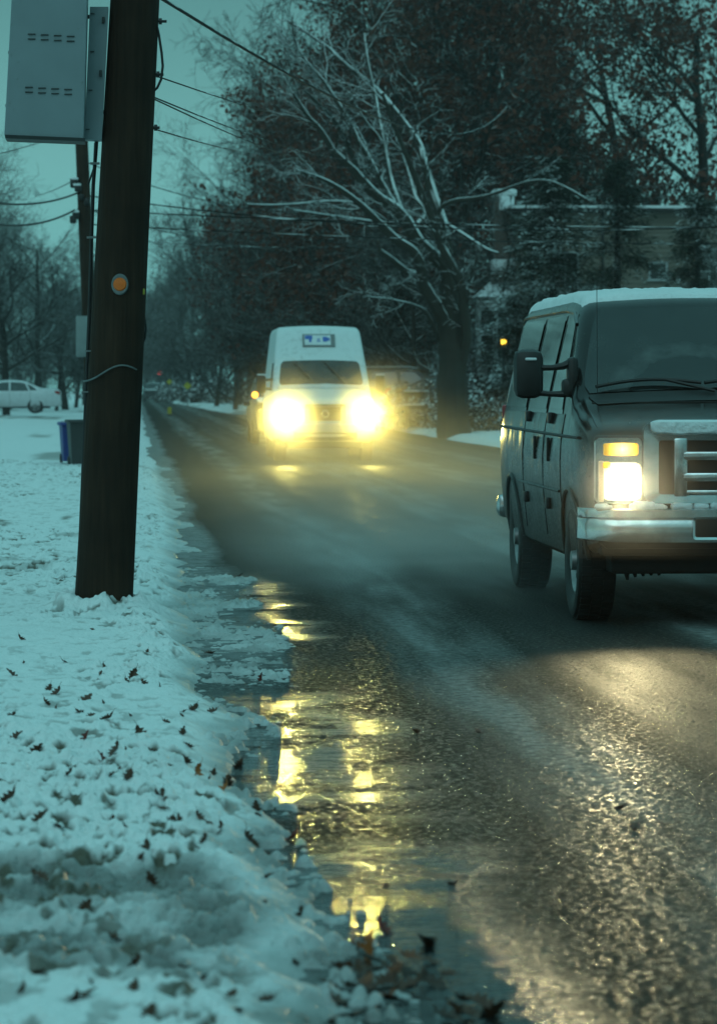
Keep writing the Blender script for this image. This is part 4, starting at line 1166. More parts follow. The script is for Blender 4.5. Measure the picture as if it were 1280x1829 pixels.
BARE = dict(n=[8, 6, 4, 3, 2], wander=[.06, .13, .17, .2, .2], up=[.02, .05, .03, .02, 0], kids=[15, 9, 8, 4], ang=[(28, 65), (25, 60), (25, 65), (25, 65)], len=[.52, .5, .42, .5], rad=[.42, .42, .4, .6], rmin=.008)
BARE['from'] = [.22, .15, .12, .15]
def tree_proto(name, seed, height, r, cfg, leafy=0, mat='bark', leafmat='brown_leaf', lean=(0, 0)):
    rng = random.Random(seed)
    t = empty(name, (0, 0, 0))
    big = Segs(); small = Segs(); tips = []
    grow(rng, big, small, Vector((0, 0, -.3)), Vector((lean[0], lean[1], 1)).normalized(), height, r, 0, cfg, tips)
    V, Q = big.arrays(6); quads_mesh('trunk', V, Q, M[mat], t)
    parts = [small.arrays(3)]
    quads_mesh('crown', *merge(parts), M[mat], t)
    if leafy:
        V, Q = leaf_cards(seed, [q for i, q in enumerate(tips) if i % 3 and vnoise(np.array([q.x * .9 + q.z * .3]), np.array([q.y * .9 + q.z * .8]), 4)[0] > .24], leafy, .19, .085)
        quads_mesh('leaves', V, Q, M[leafmat], t)
    return t
def place(proto, first, loc, rz, s, label, group, cat='tree'):
    o = proto if first else copy_tree(proto)
    o.location = loc; o.rotation_euler = (0, 0, rz); o.scale = (s[0], s[0], s[1]) if isinstance(s, tuple) else (s, s, s)
    tag(o, label, cat, group); return o
# ---- the forked tree with snow along its limbs, on the opposite verge
FD = 95.0
fb = P(808, 775, FD)
ft = empty('forked_tree', (fb.x, fb.y, .1), 0, 'bare forked tree with long snow lined limbs fanning up to the left of the house', 'tree')
fo = Vector((fb.x, fb.y, .1))
big = Segs(); small = Segs(); rng = random.Random(11)
tr_ = MB()
def limb(pts, r0, r1, dd, twigs=10, tl=1.2):
    twigs = int(twigs * .6); r0 *= 1.15; r1 *= 1.5
    """limb given by bearings; dd = how far its tip reaches nearer (-) or farther (+)"""
    n = len(pts); w3 = []
    for i, (x, y) in enumerate(pts):
        w3.append(P(x, y, FD + dd * (i / (n - 1)) ** 1.3) - fo)
    rs = [r0 + (r1 - r0) * i / (n - 1) for i in range(n)]
    # smooth subdivision
    W = []; RS = []
    for i in range(n - 1):
        p0 = w3[max(i - 1, 0)]; p1 = w3[i]; p2_ = w3[i + 1]; p3 = w3[min(i + 2, n - 1)]
        for k in range(4):
            t = k / 4
            W.append(.5 * ((2 * p1) + (-p0 + p2_) * t + (2 * p0 - 5 * p1 + 4 * p2_ - p3) * t * t + (-p0 + 3 * p1 - 3 * p2_ + p3) * t ** 3))
            RS.append((rs[i] + (rs[i + 1] - rs[i]) * t) * rng.uniform(.92, 1.08))
    W.append(w3[-1]); RS.append(rs[-1])
    tr_.tube(W, RS, 9)
    for _ in range(twigs):
        i = rng.randrange(len(W) // 6, len(W) - 1)
        d0 = (W[i + 1] - W[i]).normalized()
        ax = Vector((rng.gauss(0, 1), rng.gauss(0, 1), rng.gauss(0, 1))).normalized()
        nd = d0.copy(); nd.rotate(Matrix.Rotation(R(rng.uniform(20, 60)), 3, ax))
        cfg = dict(n=[6, 4, 3], wander=[.14, .18, .2], up=[.04, .02, 0], kids=[6, 4], ang=[(25, 60), (25, 60)], len=[.45, .45], rad=[.5, .6], rmin=.007)
        cfg['from'] = [.15, .15]
        grow(rng, small, small, W[i], nd, tl * rng.uniform(.6, 1.6), min(RS[i] * .5, .035), 0, cfg, [])
limb([(810, 790), (808, 740), (806, 690), (808, 640), (806, 595), (800, 560)], .42, .26, 0, 2)
limb([(818, 700), (824, 640), (832, 600), (828, 553), (824, 517), (810, 481), (785, 434), (763, 370), (738, 309), (720, 265), (700, 215), (682, 165)], .17, .03, -3.5, 26, 1.6)
limb([(800, 610), (794, 582), (778, 546), (756, 510), (753, 485), (738, 449), (706, 427), (674, 395), (641, 363), (602, 334), (566, 316), (530, 305)], .19, .025, -5, 26, 1.3)
limb([(758, 512), (749, 492), (727, 485), (699, 463), (677, 447)], .11, .05, -2.5, 4, .9)
limb([(806, 600), (803, 540), (799, 490), (781, 463), (745, 431), (717, 384), (670, 348), (645, 322), (627, 300), (598, 273), (573, 234), (548, 205), (523, 165)], .24, .025, -2, 22, 1.5)
limb([(720, 388), (706, 350), (697, 320), (688, 273), (677, 216), (670, 173), (656, 108), (650, 60)], .09, .02, 2, 18, 1.6)
limb([(674, 352), (645, 320), (627, 273), (602, 223), (566, 183), (544, 162)], .085, .02, -3, 14, 1.4)
limb([(717, 384), (694, 350), (677, 320), (659, 284), (638, 248), (623, 216), (598, 176), (577, 144), (548, 111), (530, 79), (520, 40)], .09, .018, 1, 20, 1.5)
limb([(800, 500), (796, 424), (785, 381), (771, 341), (756, 287), (745, 252), (699, 190), (670, 158), (612, 111), (584, 83), (512, 36)], .15, .022, 3, 24, 1.7)
limb([(788, 425), (784, 377), (810, 359), (846, 354), (885, 345), (930, 328), (970, 322), (1005, 332), (1055, 360)], .06, .015, -4, 9, .8)
limb([(730, 402), (677, 397), (612, 388), (570, 382), (523, 375)], .05, .015, -6, 9, .9)
limb([(690, 395), (645, 366), (591, 359), (530, 364), (480, 366), (440, 364)], .045, .012, -7, 9, .9)
limb([(798, 400), (830, 420), (850, 433), (872, 446), (890, 452)], .05, .02, -3, 6, .7)
limb([(745, 400), (760, 378), (742, 352), (732, 316), (718, 272), (706, 240)], .06, .02, 3, 10, 1.2)
limb([(785, 610), (762, 560), (740, 545), (700, 535), (660, 530)], .05, .012, -4, 10, 1.0)
tr_.build('trunk', M['bark_fan'], ft, smooth=True)
V, Q = small.arrays(3); quads_mesh('crown', V, Q, M['bark_fan'], ft)

# ---- rows of bare and leaf-holding trees
bareA = tree_proto('bare_tree', 21, 12.5, .24, BARE)
bareB = tree_proto('bare_tree', 22, 13.5, .27, BARE, lean=(-.10, -.05))
TH = dict(BARE); TH['kids'] = [22, 9, 7, 3]; TH['from'] = [.04, .1, .1, .1]; TH['ang'] = [(35, 80), (25, 60), (25, 65), (25, 65)]; TH['len'] = [.50, .5, .42, .5]
thick = tree_proto('bare_tree', 23, 8.0, .13, TH)
OAK = dict(BARE); OAK['kids'] = [13, 8, 6, 3]; OAK['len'] = [.56, .5, .45, .5]; OAK['ang'] = [(35, 70), (30, 65), (30, 65), (30, 65)]
oak = tree_proto('oak_tree', 24, 14.0, .33, OAK, leafy=6, mat='bark_dark')
oakB = tree_proto('oak_tree', 25, 12.0, .28, TH, leafy=5, mat='bark_dark')
used = {}
def put(proto, x, d, s, label, group, rz=None, yb=None):
    """x: photo column the trunk stands at, d: its distance"""
    q = P(x, 700, d); rngp = random.Random(int(x * 7 + d))
    f = not used.get(proto.name, False); used[proto.name] = True
    return place(proto, f, (q.x, q.y, .15 + .02 * max(0, abs(q.x) - 10)), rngp.uniform(0, 6.28) if rz is None else rz, s, label, group)
GR = 'trees lining the road opposite'
put(oak, 1015, 128, (1.15, 1.25), 'tall oak still holding brown leaves, rising right behind the house roof', GR)
put(oak, 1240, 126, (1.1, 1.05), 'oak with brown leaves at the right edge behind the house', GR)
put(oak, 1130, 134, (1.0, 1.12), 'oak with brown leaves above the middle of the house eave', GR, 4.4)
put(bareB, 880, 140, (1.0, 1.32), 'bare dark tree rising behind the house chimney', GR, 1.0)
put(oak, 755, 132, (.78, 1.35), 'tall oak with a thick straight trunk seen above the forked tree', GR, 2.2)
put(oak, 640, 165, (.72, 1.1), 'leaf holding oak behind the upper limbs of the forked tree', GR, 3.9)
put(oakB, 820, 120, (1.1, 1.15), 'low spreading oak with brown leaves behind the forked trunk', GR)
put(oakB, 700, 128, (1.1, 1.15), 'low oak with brown leaves right of the white van roof', GR)
put(oakB, 590, 150, (1.2, 1.15), 'low oak with brown leaves rising over the white van', GR)
put(oakB, 520, 180, (.85, .95), 'low oak with brown leaves left of the white van roof', GR)
put(bareA, 560, 175, (1.2, 1.30), 'bare tree topping the others above the white van', GR)
put(bareB, 470, 200, (1.3, 1.32), 'bare tree with a rounded grey crown against the sky', GR)
put(bareA, 425, 235, (1.35, 1.30), 'bare grey tree on the slope of the tree line, its twigs in the sky', GR)
put(bareB, 385, 290, (1.3, 1.2), 'small looking bare tree where the tree line drops toward the road', GR)
put(bareA, 520, 210, (1.2, 1.2), 'bare tree deep in the tree line behind the oaks', GR)
put(bareB, 680, 150, (1.1, 1.45), 'bare tree with an open top beside the straight oak trunk', GR)
put(bareA, 800, 155, (1.1, 1.40), 'bare tree whose top pokes out right of the straight oak trunk', GR)
GT = 'thicket of low bare trees along the opposite verge'
for i, (x, d, s) in enumerate(((545, 140, 1.1), (470, 165, 1.2), (420, 190, 1.2), (385, 215, 1.25), (345, 265, 1.3), (610, 125, 1.0), (670, 115, .9), (735, 112, .9), (860, 112, .8), (505, 150, 1.1), (445, 230, 1.4), (330, 330, 1.5), (318, 400, 1.6), (640, 140, 1.1), (700, 140, 1.15), (580, 135, 1.0))):
    put(thick, x, d, s, ['low bare tree with many thin snowy twigs in the thicket behind the white van'][0], GT)
GF = 'bare trees closing the far end of the road'
for i, (x, d, s) in enumerate(((300, 430, 1.7), (282, 460, 1.5), (268, 420, 1.3), (290, 520, 1.6), (255, 480, 1.4), (310, 360, 1.4), (240, 440, 1.4), (225, 400, 1.4))):
    put(thick, x, d, s, 'hazy grey bare tree closing the far end of the road', GF)
GL = 'bare trees across the lawn at the left'
put(bareB, 12, 150, (.75, .60), 'bare tree at the left edge with its trunk beside the white sedan', GL, .5)
put(bareA, 70, 175, (.9, .68), 'bare snowy tree behind the boot of the white sedan', GL)
put(bareB, -40, 165, (1.0, .80), 'bare tree leaning in from the left edge below the cabinet', GL)
put(bareA, 118, 190, (.9, .60), 'bare tree close left of the two utility poles', GL)
GU = 'undergrowth trees across the lawn at the left'
for x, d, s in ((20, 185, .95), (62, 200, 1.0), (100, 180, .8), (135, 210, 1.0), (-10, 200, 1.1), (150, 240, 1.1), (185, 260, 1.1), (40, 230, 1.3), (210, 330, 1.3)):
    put(thick, x, d, s, 'low twiggy tree in the grey undergrowth beyond the white sedan', GU)

# unseen trees added around the view to darken reflections in paint, glass and chrome
GB = 'unseen trees added out of the picture for reflections'
for x, y, pr, s_ in ((-16, 92, thick, 1.1), (-21, 108, oakB, .9), (-13, 70, thick, .9), (-26, 120, bareA, .9), (-18, 78, oakB, .8), (-24, 95, thick, 1.3), (-30, 132, thick, 1.4), (-15, 58, thick, .9),
                      (-12, -22, oakB, .9), (-6, -34, oak, .9), (14, -26, oakB, .9), (22, -40, oak, 1.0), (4, -52, oakB, 1.2), (12, -50, thick, 1.4), (-14, -48, thick, 1.4), (17, -12, thick, 1.1), (15, 8, oakB, .8), (20, 28, thick, 1.1)):
    place(pr, False, (x, y, .2), x * .7, s_, 'unseen tree added outside the picture to darken reflections', GB)
# ---- evergreens by the house, drooping snowy boughs
def evergreen(seed, h, rad):
    rng = random.Random(seed); g_ = np.random.default_rng(seed)
    t = empty('evergreen_tree', (0, 0, 0))
    MB().tube([(0, 0, -.3), (.03, 0, h * .4), (0, .02, h)], [.16, .10, .02], 10).build('trunk', M['bark_dark'], t, smooth=True)
    pts = []; dirs = []
    nb = 120
    for i in range(nb):
        f = i / nb; z = h * (.10 + .9 * f); ln = rad * (1 - f) ** .75 * rng.uniform(.55, 1.15) + .15
        az = rng.uniform(0, 6.283); el = rng.uniform(.0, .35)
        for s in range(22):
            u_ = (s + rng.random()) / 22
            r_ = ln * u_; zz = z + el * r_ - .42 * r_ * r_ / max(ln, .4)
            side = rng.gauss(0, .10 + .16 * u_)
            pts.append((math.cos(az) * r_ - math.sin(az) * side, math.sin(az) * r_ + math.cos(az) * side, zz)); dirs.append((math.cos(az + side), math.sin(az + side), -.25))
    P0 = np.repeat(np.array(pts), 7, 0); D0 = np.repeat(np.array(dirs), 7, 0); n = len(P0)
    P0 = P0 + g_.normal(0, .07, (n, 3)); D = D0 + g_.normal(0, .55, (n, 3)) * np.array([1, 1, .5]); D /= np.linalg.norm(D, axis=1, keepdims=True)
    S = np.cross(D, np.array([[0, 0, 1.]]) + g_.normal(0, .35, (n, 3))); S /= np.linalg.norm(S, axis=1, keepdims=True)
    ln = g_.uniform(.08, .20, n)[:, None]; wd = g_.uniform(.012, .04, n)[:, None]
    V = np.stack([P0 - S * wd * .4, P0 + S * wd * .4, P0 + D * ln * .6 + S * wd, P0 + D * ln], 1).reshape(-1, 3)
    # keep normals upward so snow sits on the upper faces
    o4 = (np.arange(n) * 4)[:, None]
    Q = np.concatenate([o4, o4 + 1, o4 + 2, o4 + 3], 1)
    nr = np.cross(V[Q[:, 1]] - V[Q[:, 0]], V[Q[:, 2]] - V[Q[:, 0]])
    flip = nr[:, 2] < 0; Q[flip] = Q[flip][:, ::-1]
    quads_mesh('boughs', V, Q, M['needles'], t)
    return t
ev1 = evergreen(31, 8.0, 1.9); ev2 = evergreen(32, 7.2, 1.7)
GE = 'evergreens standing in front of the house'
for o, x, d, s, lb in ((ev1, 985, 100, (1.35, 1.0), 'evergreen with drooping snowy boughs in front of the middle of the house wall'), (ev2, 1245, 96, (1.1, .92), 'dark evergreen at the right edge covering the house window'),
                     (None, 1100, 104, (1.35, 1.02), 'evergreen rising beside the downpipe of the house, behind the van windscreen'), (None, 950, 103, (1.1, .80), 'evergreen standing between the chimney and the yellow lamp'), (None, 925, 99, (.75, .48), 'short evergreen in front of the white porch by the yellow lamp'), (None, 1010, 122, (1.2, 1.42), 'tall evergreen rising behind the house roof')):
    q = P(x, 700, d); pr = o or ev1
    place(pr, o is not None, (q.x, q.y, .3), x * .37, s, lb, GE)

# ---- shrubs with snow on the opposite verge
def shrub(seed):
    rng = random.Random(seed); t = empty('shrub', (0, 0, 0)); sm = Segs()
    cfg = dict(n=[4, 3, 2], wander=[.15, .2, .2], up=[.03, 0, 0], kids=[7, 4], ang=[(20, 60), (25, 60)], len=[.5, .5], rad=[.6, .6], rmin=.006); cfg['from'] = [.2, .2]
    tips = []
    for i in range(30):
        a = rng.uniform(0, 6.28); grow(rng, sm, sm, Vector((.25 * math.cos(a), .25 * math.sin(a), -.05)), Vector((math.cos(a) * .9, math.sin(a) * .9, rng.uniform(.5, 1.6))).normalized(), rng.uniform(.8, 1.4), .016, 0, cfg, tips)
    quads_mesh('stems', *sm.arrays(3), M['shrub'], t)
    quads_mesh('leaves', *leaf_cards(seed, tips, 3, .08, .06), M['shrub'], t)
    return t
shr = shrub(41); fs_ = True
for x, d, s in ((845, 103, 1.1), (868, 106, 1.3), (888, 101, 1.2), (750, 108, 1.0), (700, 114, 1.1), (860, 98, .8), (420, 250, 1.5), (380, 262, 1.5), (350, 275, 1.6), (330, 300, 1.6), (310, 310, 1.3), (935, 104, 1.4)):
    q = P(x, 700, d); place(shr, fs_, (q.x, q.y, .25), x * .3, s, 'leafless snow dusted shrub growing behind the opposite verge', 'snow dusted shrubs', 'shrub'); fs_ = False

# ------------------------------------------------------------------ the house behind the dark van
def siding(name, c1, c2, pitch=.11):
    k = N(name); co = k.coord(); s = k.n('ShaderNodeSeparateXYZ'); k.l(co, s.inputs[0])
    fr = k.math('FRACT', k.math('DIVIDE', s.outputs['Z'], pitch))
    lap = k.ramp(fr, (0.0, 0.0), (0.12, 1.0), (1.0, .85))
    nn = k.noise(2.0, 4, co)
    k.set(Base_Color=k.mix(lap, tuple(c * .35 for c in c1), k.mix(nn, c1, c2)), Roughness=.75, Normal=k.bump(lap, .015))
    return k.m
def brickm():
    k = N('weathered_brick'); b = k.n('ShaderNodeTexBrick', Scale=1.0); co = k.coord(); mp2 = k.n('ShaderNodeMapping'); mp2.inputs['Rotation'].default_value = (R(90), 0, 0); k.l(co, mp2.inputs[0]); k.l(mp2.outputs[0], b.inputs['Vector'])
    b.inputs['Brick Width'].default_value = .22; b.inputs['Row Height'].default_value = .075; b.inputs['Mortar Size'].default_value = .01
    b.inputs['Color1'].default_value = (.14, .075, .055, 1); b.inputs['Color2'].default_value = (.10, .06, .05, 1); b.inputs['Mortar'].default_value = (.2, .19, .18, 1)
    k.set(Base_Color=k.mix(k.math('MULTIPLY', k.noise(1.5, 4, co), .6), b.outputs['Color'], (.06, .05, .045)), Roughness=.85); return k.m
M['siding'] = siding('grey_brown_clapboard', (0.20, 0.165, 0.13), (0.13, 0.11, 0.09), .17)
M['siding_w'] = siding('pale_clapboard', (0.42, 0.43, 0.42), (0.32, 0.33, 0.32), .14)
M['brick'] = brickm()
M['white_trim'] = simple('white_painted_trim', (0.36, 0.38, 0.38), .6, var=.15)
M['roofing'] = snowy('shingles_under_snow', (0.05, 0.05, 0.05), thr=-.3, soft=.2, nscale=1.0, patch=.3, dirv=(0, 0, 1))
HD = 112.0
h0 = P(922, 690, HD)
hs = empty('house', (h0.x, h0.y, .3), R(-3), 'grey brown clapboard house with a brick chimney and snow along its flat eave', 'house')
HWID, HH, HDP = 8.6, 7.05, 8.0
def wall_h(b_, x0, x1, z0, z1, y0, y1): b_.box(((x0 + x1) / 2, (y0 + y1) / 2, (z0 + z1) / 2), (x1 - x0, y1 - y0, z1 - z0))
b = MB(); wall_h(b, 0, HWID, -.4, HH, 0, HDP); b.build('wall', M['siding'], hs)
rf_ = MB().add([(-.35, -.40, HH + .02), (HWID + .4, -.40, HH + .02), (HWID + .4, HDP + .4, HH + .02), (-.35, HDP + .4, HH + .02), (2.5, HDP / 2, HH + .12), (HWID - 2.5, HDP / 2, HH + .12),
               (-.35, -.40, HH - .10), (HWID + .4, -.40, HH - .10), (HWID + .4, HDP + .4, HH - .10), (-.35, HDP + .4, HH - .10)],
              [(0, 1, 5, 4), (1, 2, 5), (2, 3, 4, 5), (3, 0, 4), (6, 7, 1, 0), (7, 8, 2, 1), (8, 9, 3, 2), (9, 6, 0, 3), (9, 8, 7, 6)]).build('roof', M['trim'], hs)
rs_ = MB().add([(-.42, -.46, HH + .03), (HWID + .46, -.46, HH + .03), (HWID + .46, HDP + .46, HH + .03), (-.42, HDP + .46, HH + .03), (2.5, HDP / 2, HH + .2), (HWID - 2.5, HDP / 2, HH + .2),
               (-.42, -.46, HH + .12), (HWID + .46, -.46, HH + .12), (HWID + .46, HDP + .46, HH + .12), (-.42, HDP + .46, HH + .12)],
              [(6, 7, 5, 4), (7, 8, 5), (8, 9, 4, 5), (9, 6, 4), (0, 1, 7, 6), (1, 2, 8, 7), (2, 3, 9, 8), (3, 0, 6, 9)]).build('roof_snow', M['snowcap'], hs)
# stepped chimney up the left gable end
ch = MB(); wall_h(ch, -.82, -.004, -.4, 5.0, .6, 2.0); wall_h(ch, -.70, -.006, 5.0, 7.55, .75, 1.85)
ch.build('chimney', M['brick'], hs)
cs_ = MB().box((-.36, 1.3, 7.66), (.82, 1.25, .24), bev=.08).box((-.42, .98, 5.22), (.84, .9, .42), bev=.12).box((-.30, .70, 7.30), (.5, .12, .5), bev=.05)
cs_.each('chimney_snow', M['snowcap'], hs, smooth=True)
# pale bay at the left foot of the chimney
by = MB(); wall_h(by, -1.30, -.10, -.4, 4.15, .2, 1.9); by.build('bay', M['siding_w'], hs)
MB().add([(-1.42, .05, 4.16), (-.02, .05, 4.16), (-.02, 2.0, 4.16), (-1.42, 2.0, 4.16), (-.75, .9, 4.75), (-.10, .9, 4.85), (-.1, 2.0, 4.85), (-.75, 2.0, 4.75)], [(0, 1, 5, 4), (3, 0, 4, 7), (4, 5, 6, 7), (1, 2, 6, 5), (2, 3, 7, 6)]).build('bay_roof', M['snowcap'], hs)
def window(x0, x1, z0, z1, y=0, bars=(1, 1)):
    f = MB(); t = .07
    f.box(((x0 + x1) / 2, y - .03, z1 + t / 2), (x1 - x0 + 2 * t, .08, t)).box(((x0 + x1) / 2, y - .05, z0 - t / 2), (x1 - x0 + 2 * t + .1, .12, t)).box((x0 - t / 2, y - .03, (z0 + z1) / 2), (t, .08, z1 - z0)).box((x1 + t / 2, y - .03, (z0 + z1) / 2), (t, .08, z1 - z0))
    for i in range(bars[0]): f.box((x0 + (x1 - x0) * (i + 1) / (bars[0] + 1), y - .025, (z0 + z1) / 2), (.035, .05, z1 - z0))
    for i in range(bars[1]): f.box(((x0 + x1) / 2, y - .028, z0 + (z1 - z0) * (i + 1) / (bars[1] + 1)), (x1 - x0, .05, .04))
    fo_ = f.build('window', M['white_trim'], hs)
    MB().box(((x0 + x1) / 2, y - .008, (z0 + z1) / 2), (x1 - x0, .012, z1 - z0)).build('pane', M['glass'], fo_)
window(4.45, 4.95, 4.75, 5.25, 0, (0, 0)); window(6.0, 6.8, 4.3, 5.7); window(1.2, 2.0, 4.2, 5.6); window(1.2, 2.1, 1.2, 2.6); window(5.2, 6.3, 1.2, 2.6)
window(-1.18, -.78, 2.1, 3.7, .2, (0, 1)); window(-.62, -.24, 2.1, 3.7, .2, (0, 1))
b = MB()
for x in (2.85,): b.tube([(x, -.06, HH - .1), (x, -.06, .0)], .045, 8)
b.build('downpipe', M['trim'], hs, smooth=True)
b = MB().box((2.9, -.42, HH - .02), (HWID * .0 + 5.6, .1, .1)); b.build('gutter', M['trim'], hs)

# neighbouring low garage roof with snow, behind the trunk at right
q = P(852, 668, 118)
gg = empty('garage', (q.x - .7, q.y, .3), R(6), 'low dark garage with a snow covered roof right of the forked trunk', 'garage')
b = MB(); wall_h(b, 0, 3.4, -.4, 1.55, 0, 4); b.build('wall', M['siding'], gg)
MB().add([(-.2, -.3, 1.56), (3.6, -.3, 1.56), (3.6, 2, 2.45), (-.2, 2, 2.45), (3.6, 4.3, 1.56), (-.2, 4.3, 1.56), (-.2, -.3, 1.68), (3.6, -.3, 1.68), (3.6, 2, 2.6), (-.2, 2, 2.6), (3.6, 4.3, 1.68), (-.2, 4.3, 1.68)],
         [(6, 7, 8, 9), (9, 8, 10, 11), (0, 1, 7, 6), (1, 2, 8, 7), (2, 4, 10, 8), (0, 6, 9, 3), (3, 9, 11, 5), (4, 5, 11, 10)]).build('roof', M['snowcap'], gg)
MB().box((1.7, -.03, .65), (2.4, .06, 1.7), bev=.02).build('door', M['trim'], gg)

# rail fences seen under the trees
for (x, d, ln, lab) in ((725, 106, 2.3, 'snow topped rail fence left of the forked trunk'), (838, 100, 1.6, 'snow topped rail fence right of the forked trunk')):
    q = P(x, 730, d)
    e = empty('rail_fence', (q.x, q.y, .2), R(8), lab, 'fence')
    for i in range(3): MB().box((i * ln / 2, 0, .55), (.09, .09, 1.2), bev=.01).build('post', M['bark_dark'], e)
    for z in (.62, 1.05):
        r_ = MB().box((ln / 2, -.06, z), (ln + .2, .04, .12), bev=.01).build('rail', M['bark_dark'], e)
        MB().box((ln / 2, -.06, z + .085), (ln + .2, .07, .05), bev=.02).build('snow_crust', M['snowcap'], r_, smooth=True)

# lamp post with the yellow light beside the van roof
q = P(898.5, 611, 99)
lp = empty('lamp_post', (q.x, q.y, .2), 0, 'garden lamp post with a small yellow light beside the dark van roof', 'lamp post')
zl = q.z - .2
MB().tube([(0, 0, -.1), (0, 0, zl - .22)], .04, 10).build('post', M['trim'], lp, smooth=True)
lh = MB().box((0, 0, zl - .2), (.2, .2, .03), bev=.01).box((0, 0, zl + .16), (.24, .24, .04), bev=.012)
for sx in (-1, 1):
    for sy in (-1, 1): lh.tube([(sx * .085, sy * .085, zl - .2), (sx * .095, sy * .095, zl + .15)], .01, 5)
lh.lathe([(.13, .18), (.05, .26), (.001, .3)], (0, 0, zl), 'Z', 8)
lo_ = lh.build('lantern', M['trim'], lp)
MB().lathe([(.001, -.09), (.06, -.07), (.085, 0), (.06, .07), (.001, .09)], (0, 0, zl), 'Z', 14).build('bulb', M['yellow_bulb'], lo_, smooth=True)

# ------------------------------------------------------------------ small far things
q = P(285, 666, 360)
sg_ = empty('traffic_signal', (q.x, q.y, 0), 0, 'far traffic signal showing red above the end of the road', 'traffic signal')
MB().tube([(0, 0, 0), (0, 0, q.z + 1.0)], .09, 8).build('pole', M['trim'], sg_)
hd = MB().box((0, -.2, q.z - .35), (.42, .3, 1.25), bev=.05).build('signal_head', M['trim'], sg_)
MB().lathe([(.001, -.03), (.15, -.02), (.2, .02)], (0, -.36, q.z), 'Y', 18).build('red_lens', M['red_signal'], hd, smooth=True)
M['sign_y'] = simple('yellow_sign_face', (0.50, 0.42, 0.02), .5, var=.1)
def diamond(x, y, d, s, lab):
    q = P(x, y, d); e = empty('warning_sign', (q.x, q.y, 0), 0, lab, 'road sign', 'yellow warning signs along the road')
    MB().tube([(0, 0, 0), (0, 0, q.z + s)], .035, 8).build('post', M['galv'], e)
    f = MB().box((0, -.05, q.z), (s, .012, s), Euler((0, R(45), 0))).build('sign_panel', M['sign_y'], e)
    MB().box((0, -.04, q.z), (s + .05, .008, s + .05), Euler((0, R(45), 0))).build('sign_edge', M['trim'], f)
diamond(303, 682, 300, .38, 'smaller yellow warning sign just right of the red signal')
diamond(335, 689, 250, .42, 'yellow warning sign standing farther right on the opposite verge')
q = G(303, 743)
e = empty('crossing_marker', (q.x, q.y, .01), 0, 'little yellow marker post standing in the roadway far off', 'road marker')
MB().lathe([(.16, 0), (.16, .05), (.05, .08), (.001, .08)], (0, 0, 0), 'Z', 16).build('base', M['rubber'], e)
MB().box((0, 0, .26), (.2, .03, .34), bev=.01).build('panel', M['sign_y'], e)

# wheelie bins at the kerb beyond the pole
M['bin_grey'] = simple('dark_grey_bin', (0.035, 0.04, 0.04), .5, var=.2)
M['bin_blue'] = simple('blue_bin', (0.03, 0.06, 0.26), .45, var=.2)
def bin_(x, y, d, wd, h, m, lab, rz):
    q = P(x, y, d); q.z = lawn_z(q.x, q.y)
    e = empty('wheelie_bin', (q.x, q.y, q.z), rz, lab, 'bin', 'bins put out at the kerb')
    b = MB(); tp = wd / 2; bt = wd * .40
    V = [(-bt, -bt, .03), (bt, -bt, .03), (bt, bt, .03), (-bt, bt, .03), (-tp, -tp, h), (tp, -tp, h), (tp, tp, h), (-tp, tp, h)]
    b.add(V, [(3, 2, 1, 0), (4, 5, 6, 7), (0, 1, 5, 4), (1, 2, 6, 5), (2, 3, 7, 6), (3, 0, 4, 7)]).build('bin_body', m, e)
    MB().box((0, -.02, h + .03), (wd + .07, wd + .09, .06), bev=.02).box((0, wd / 2 + .04, h), (wd * .8, .05, .04), bev=.01).build('lid', m, e, smooth=True)
    MB().box((0, -.02, h + .075), (wd * .9, wd * .9, .035), bev=.015).build('snow_crust', M['snowcap'], e, smooth=True) if m is M['bin_blue'] else None
    for s in (-1, 1): MB().lathe([(.001, -.02), (.08, -.02), (.08, .02), (.001, .02)], (s * wd * .4, bt + .02, .08), 'X', 14).build('wheel', M['rubber'], e)
def lawn_z(x, y): return float(lawn_l(np.array([[x]]), np.array([[y]]))[0, 0]) if y > 61.5 else ground_z(x, y)
bin_(143, 836, 58.5, .40, .74, M['bin_grey'], 'dark grey bin standing in the snow, half behind the thick pole', R(10))
bin_(127, 836, 59.3, .36, .66, M['bin_blue'], 'blue bin behind the dark grey bin, only its left side showing', R(10))

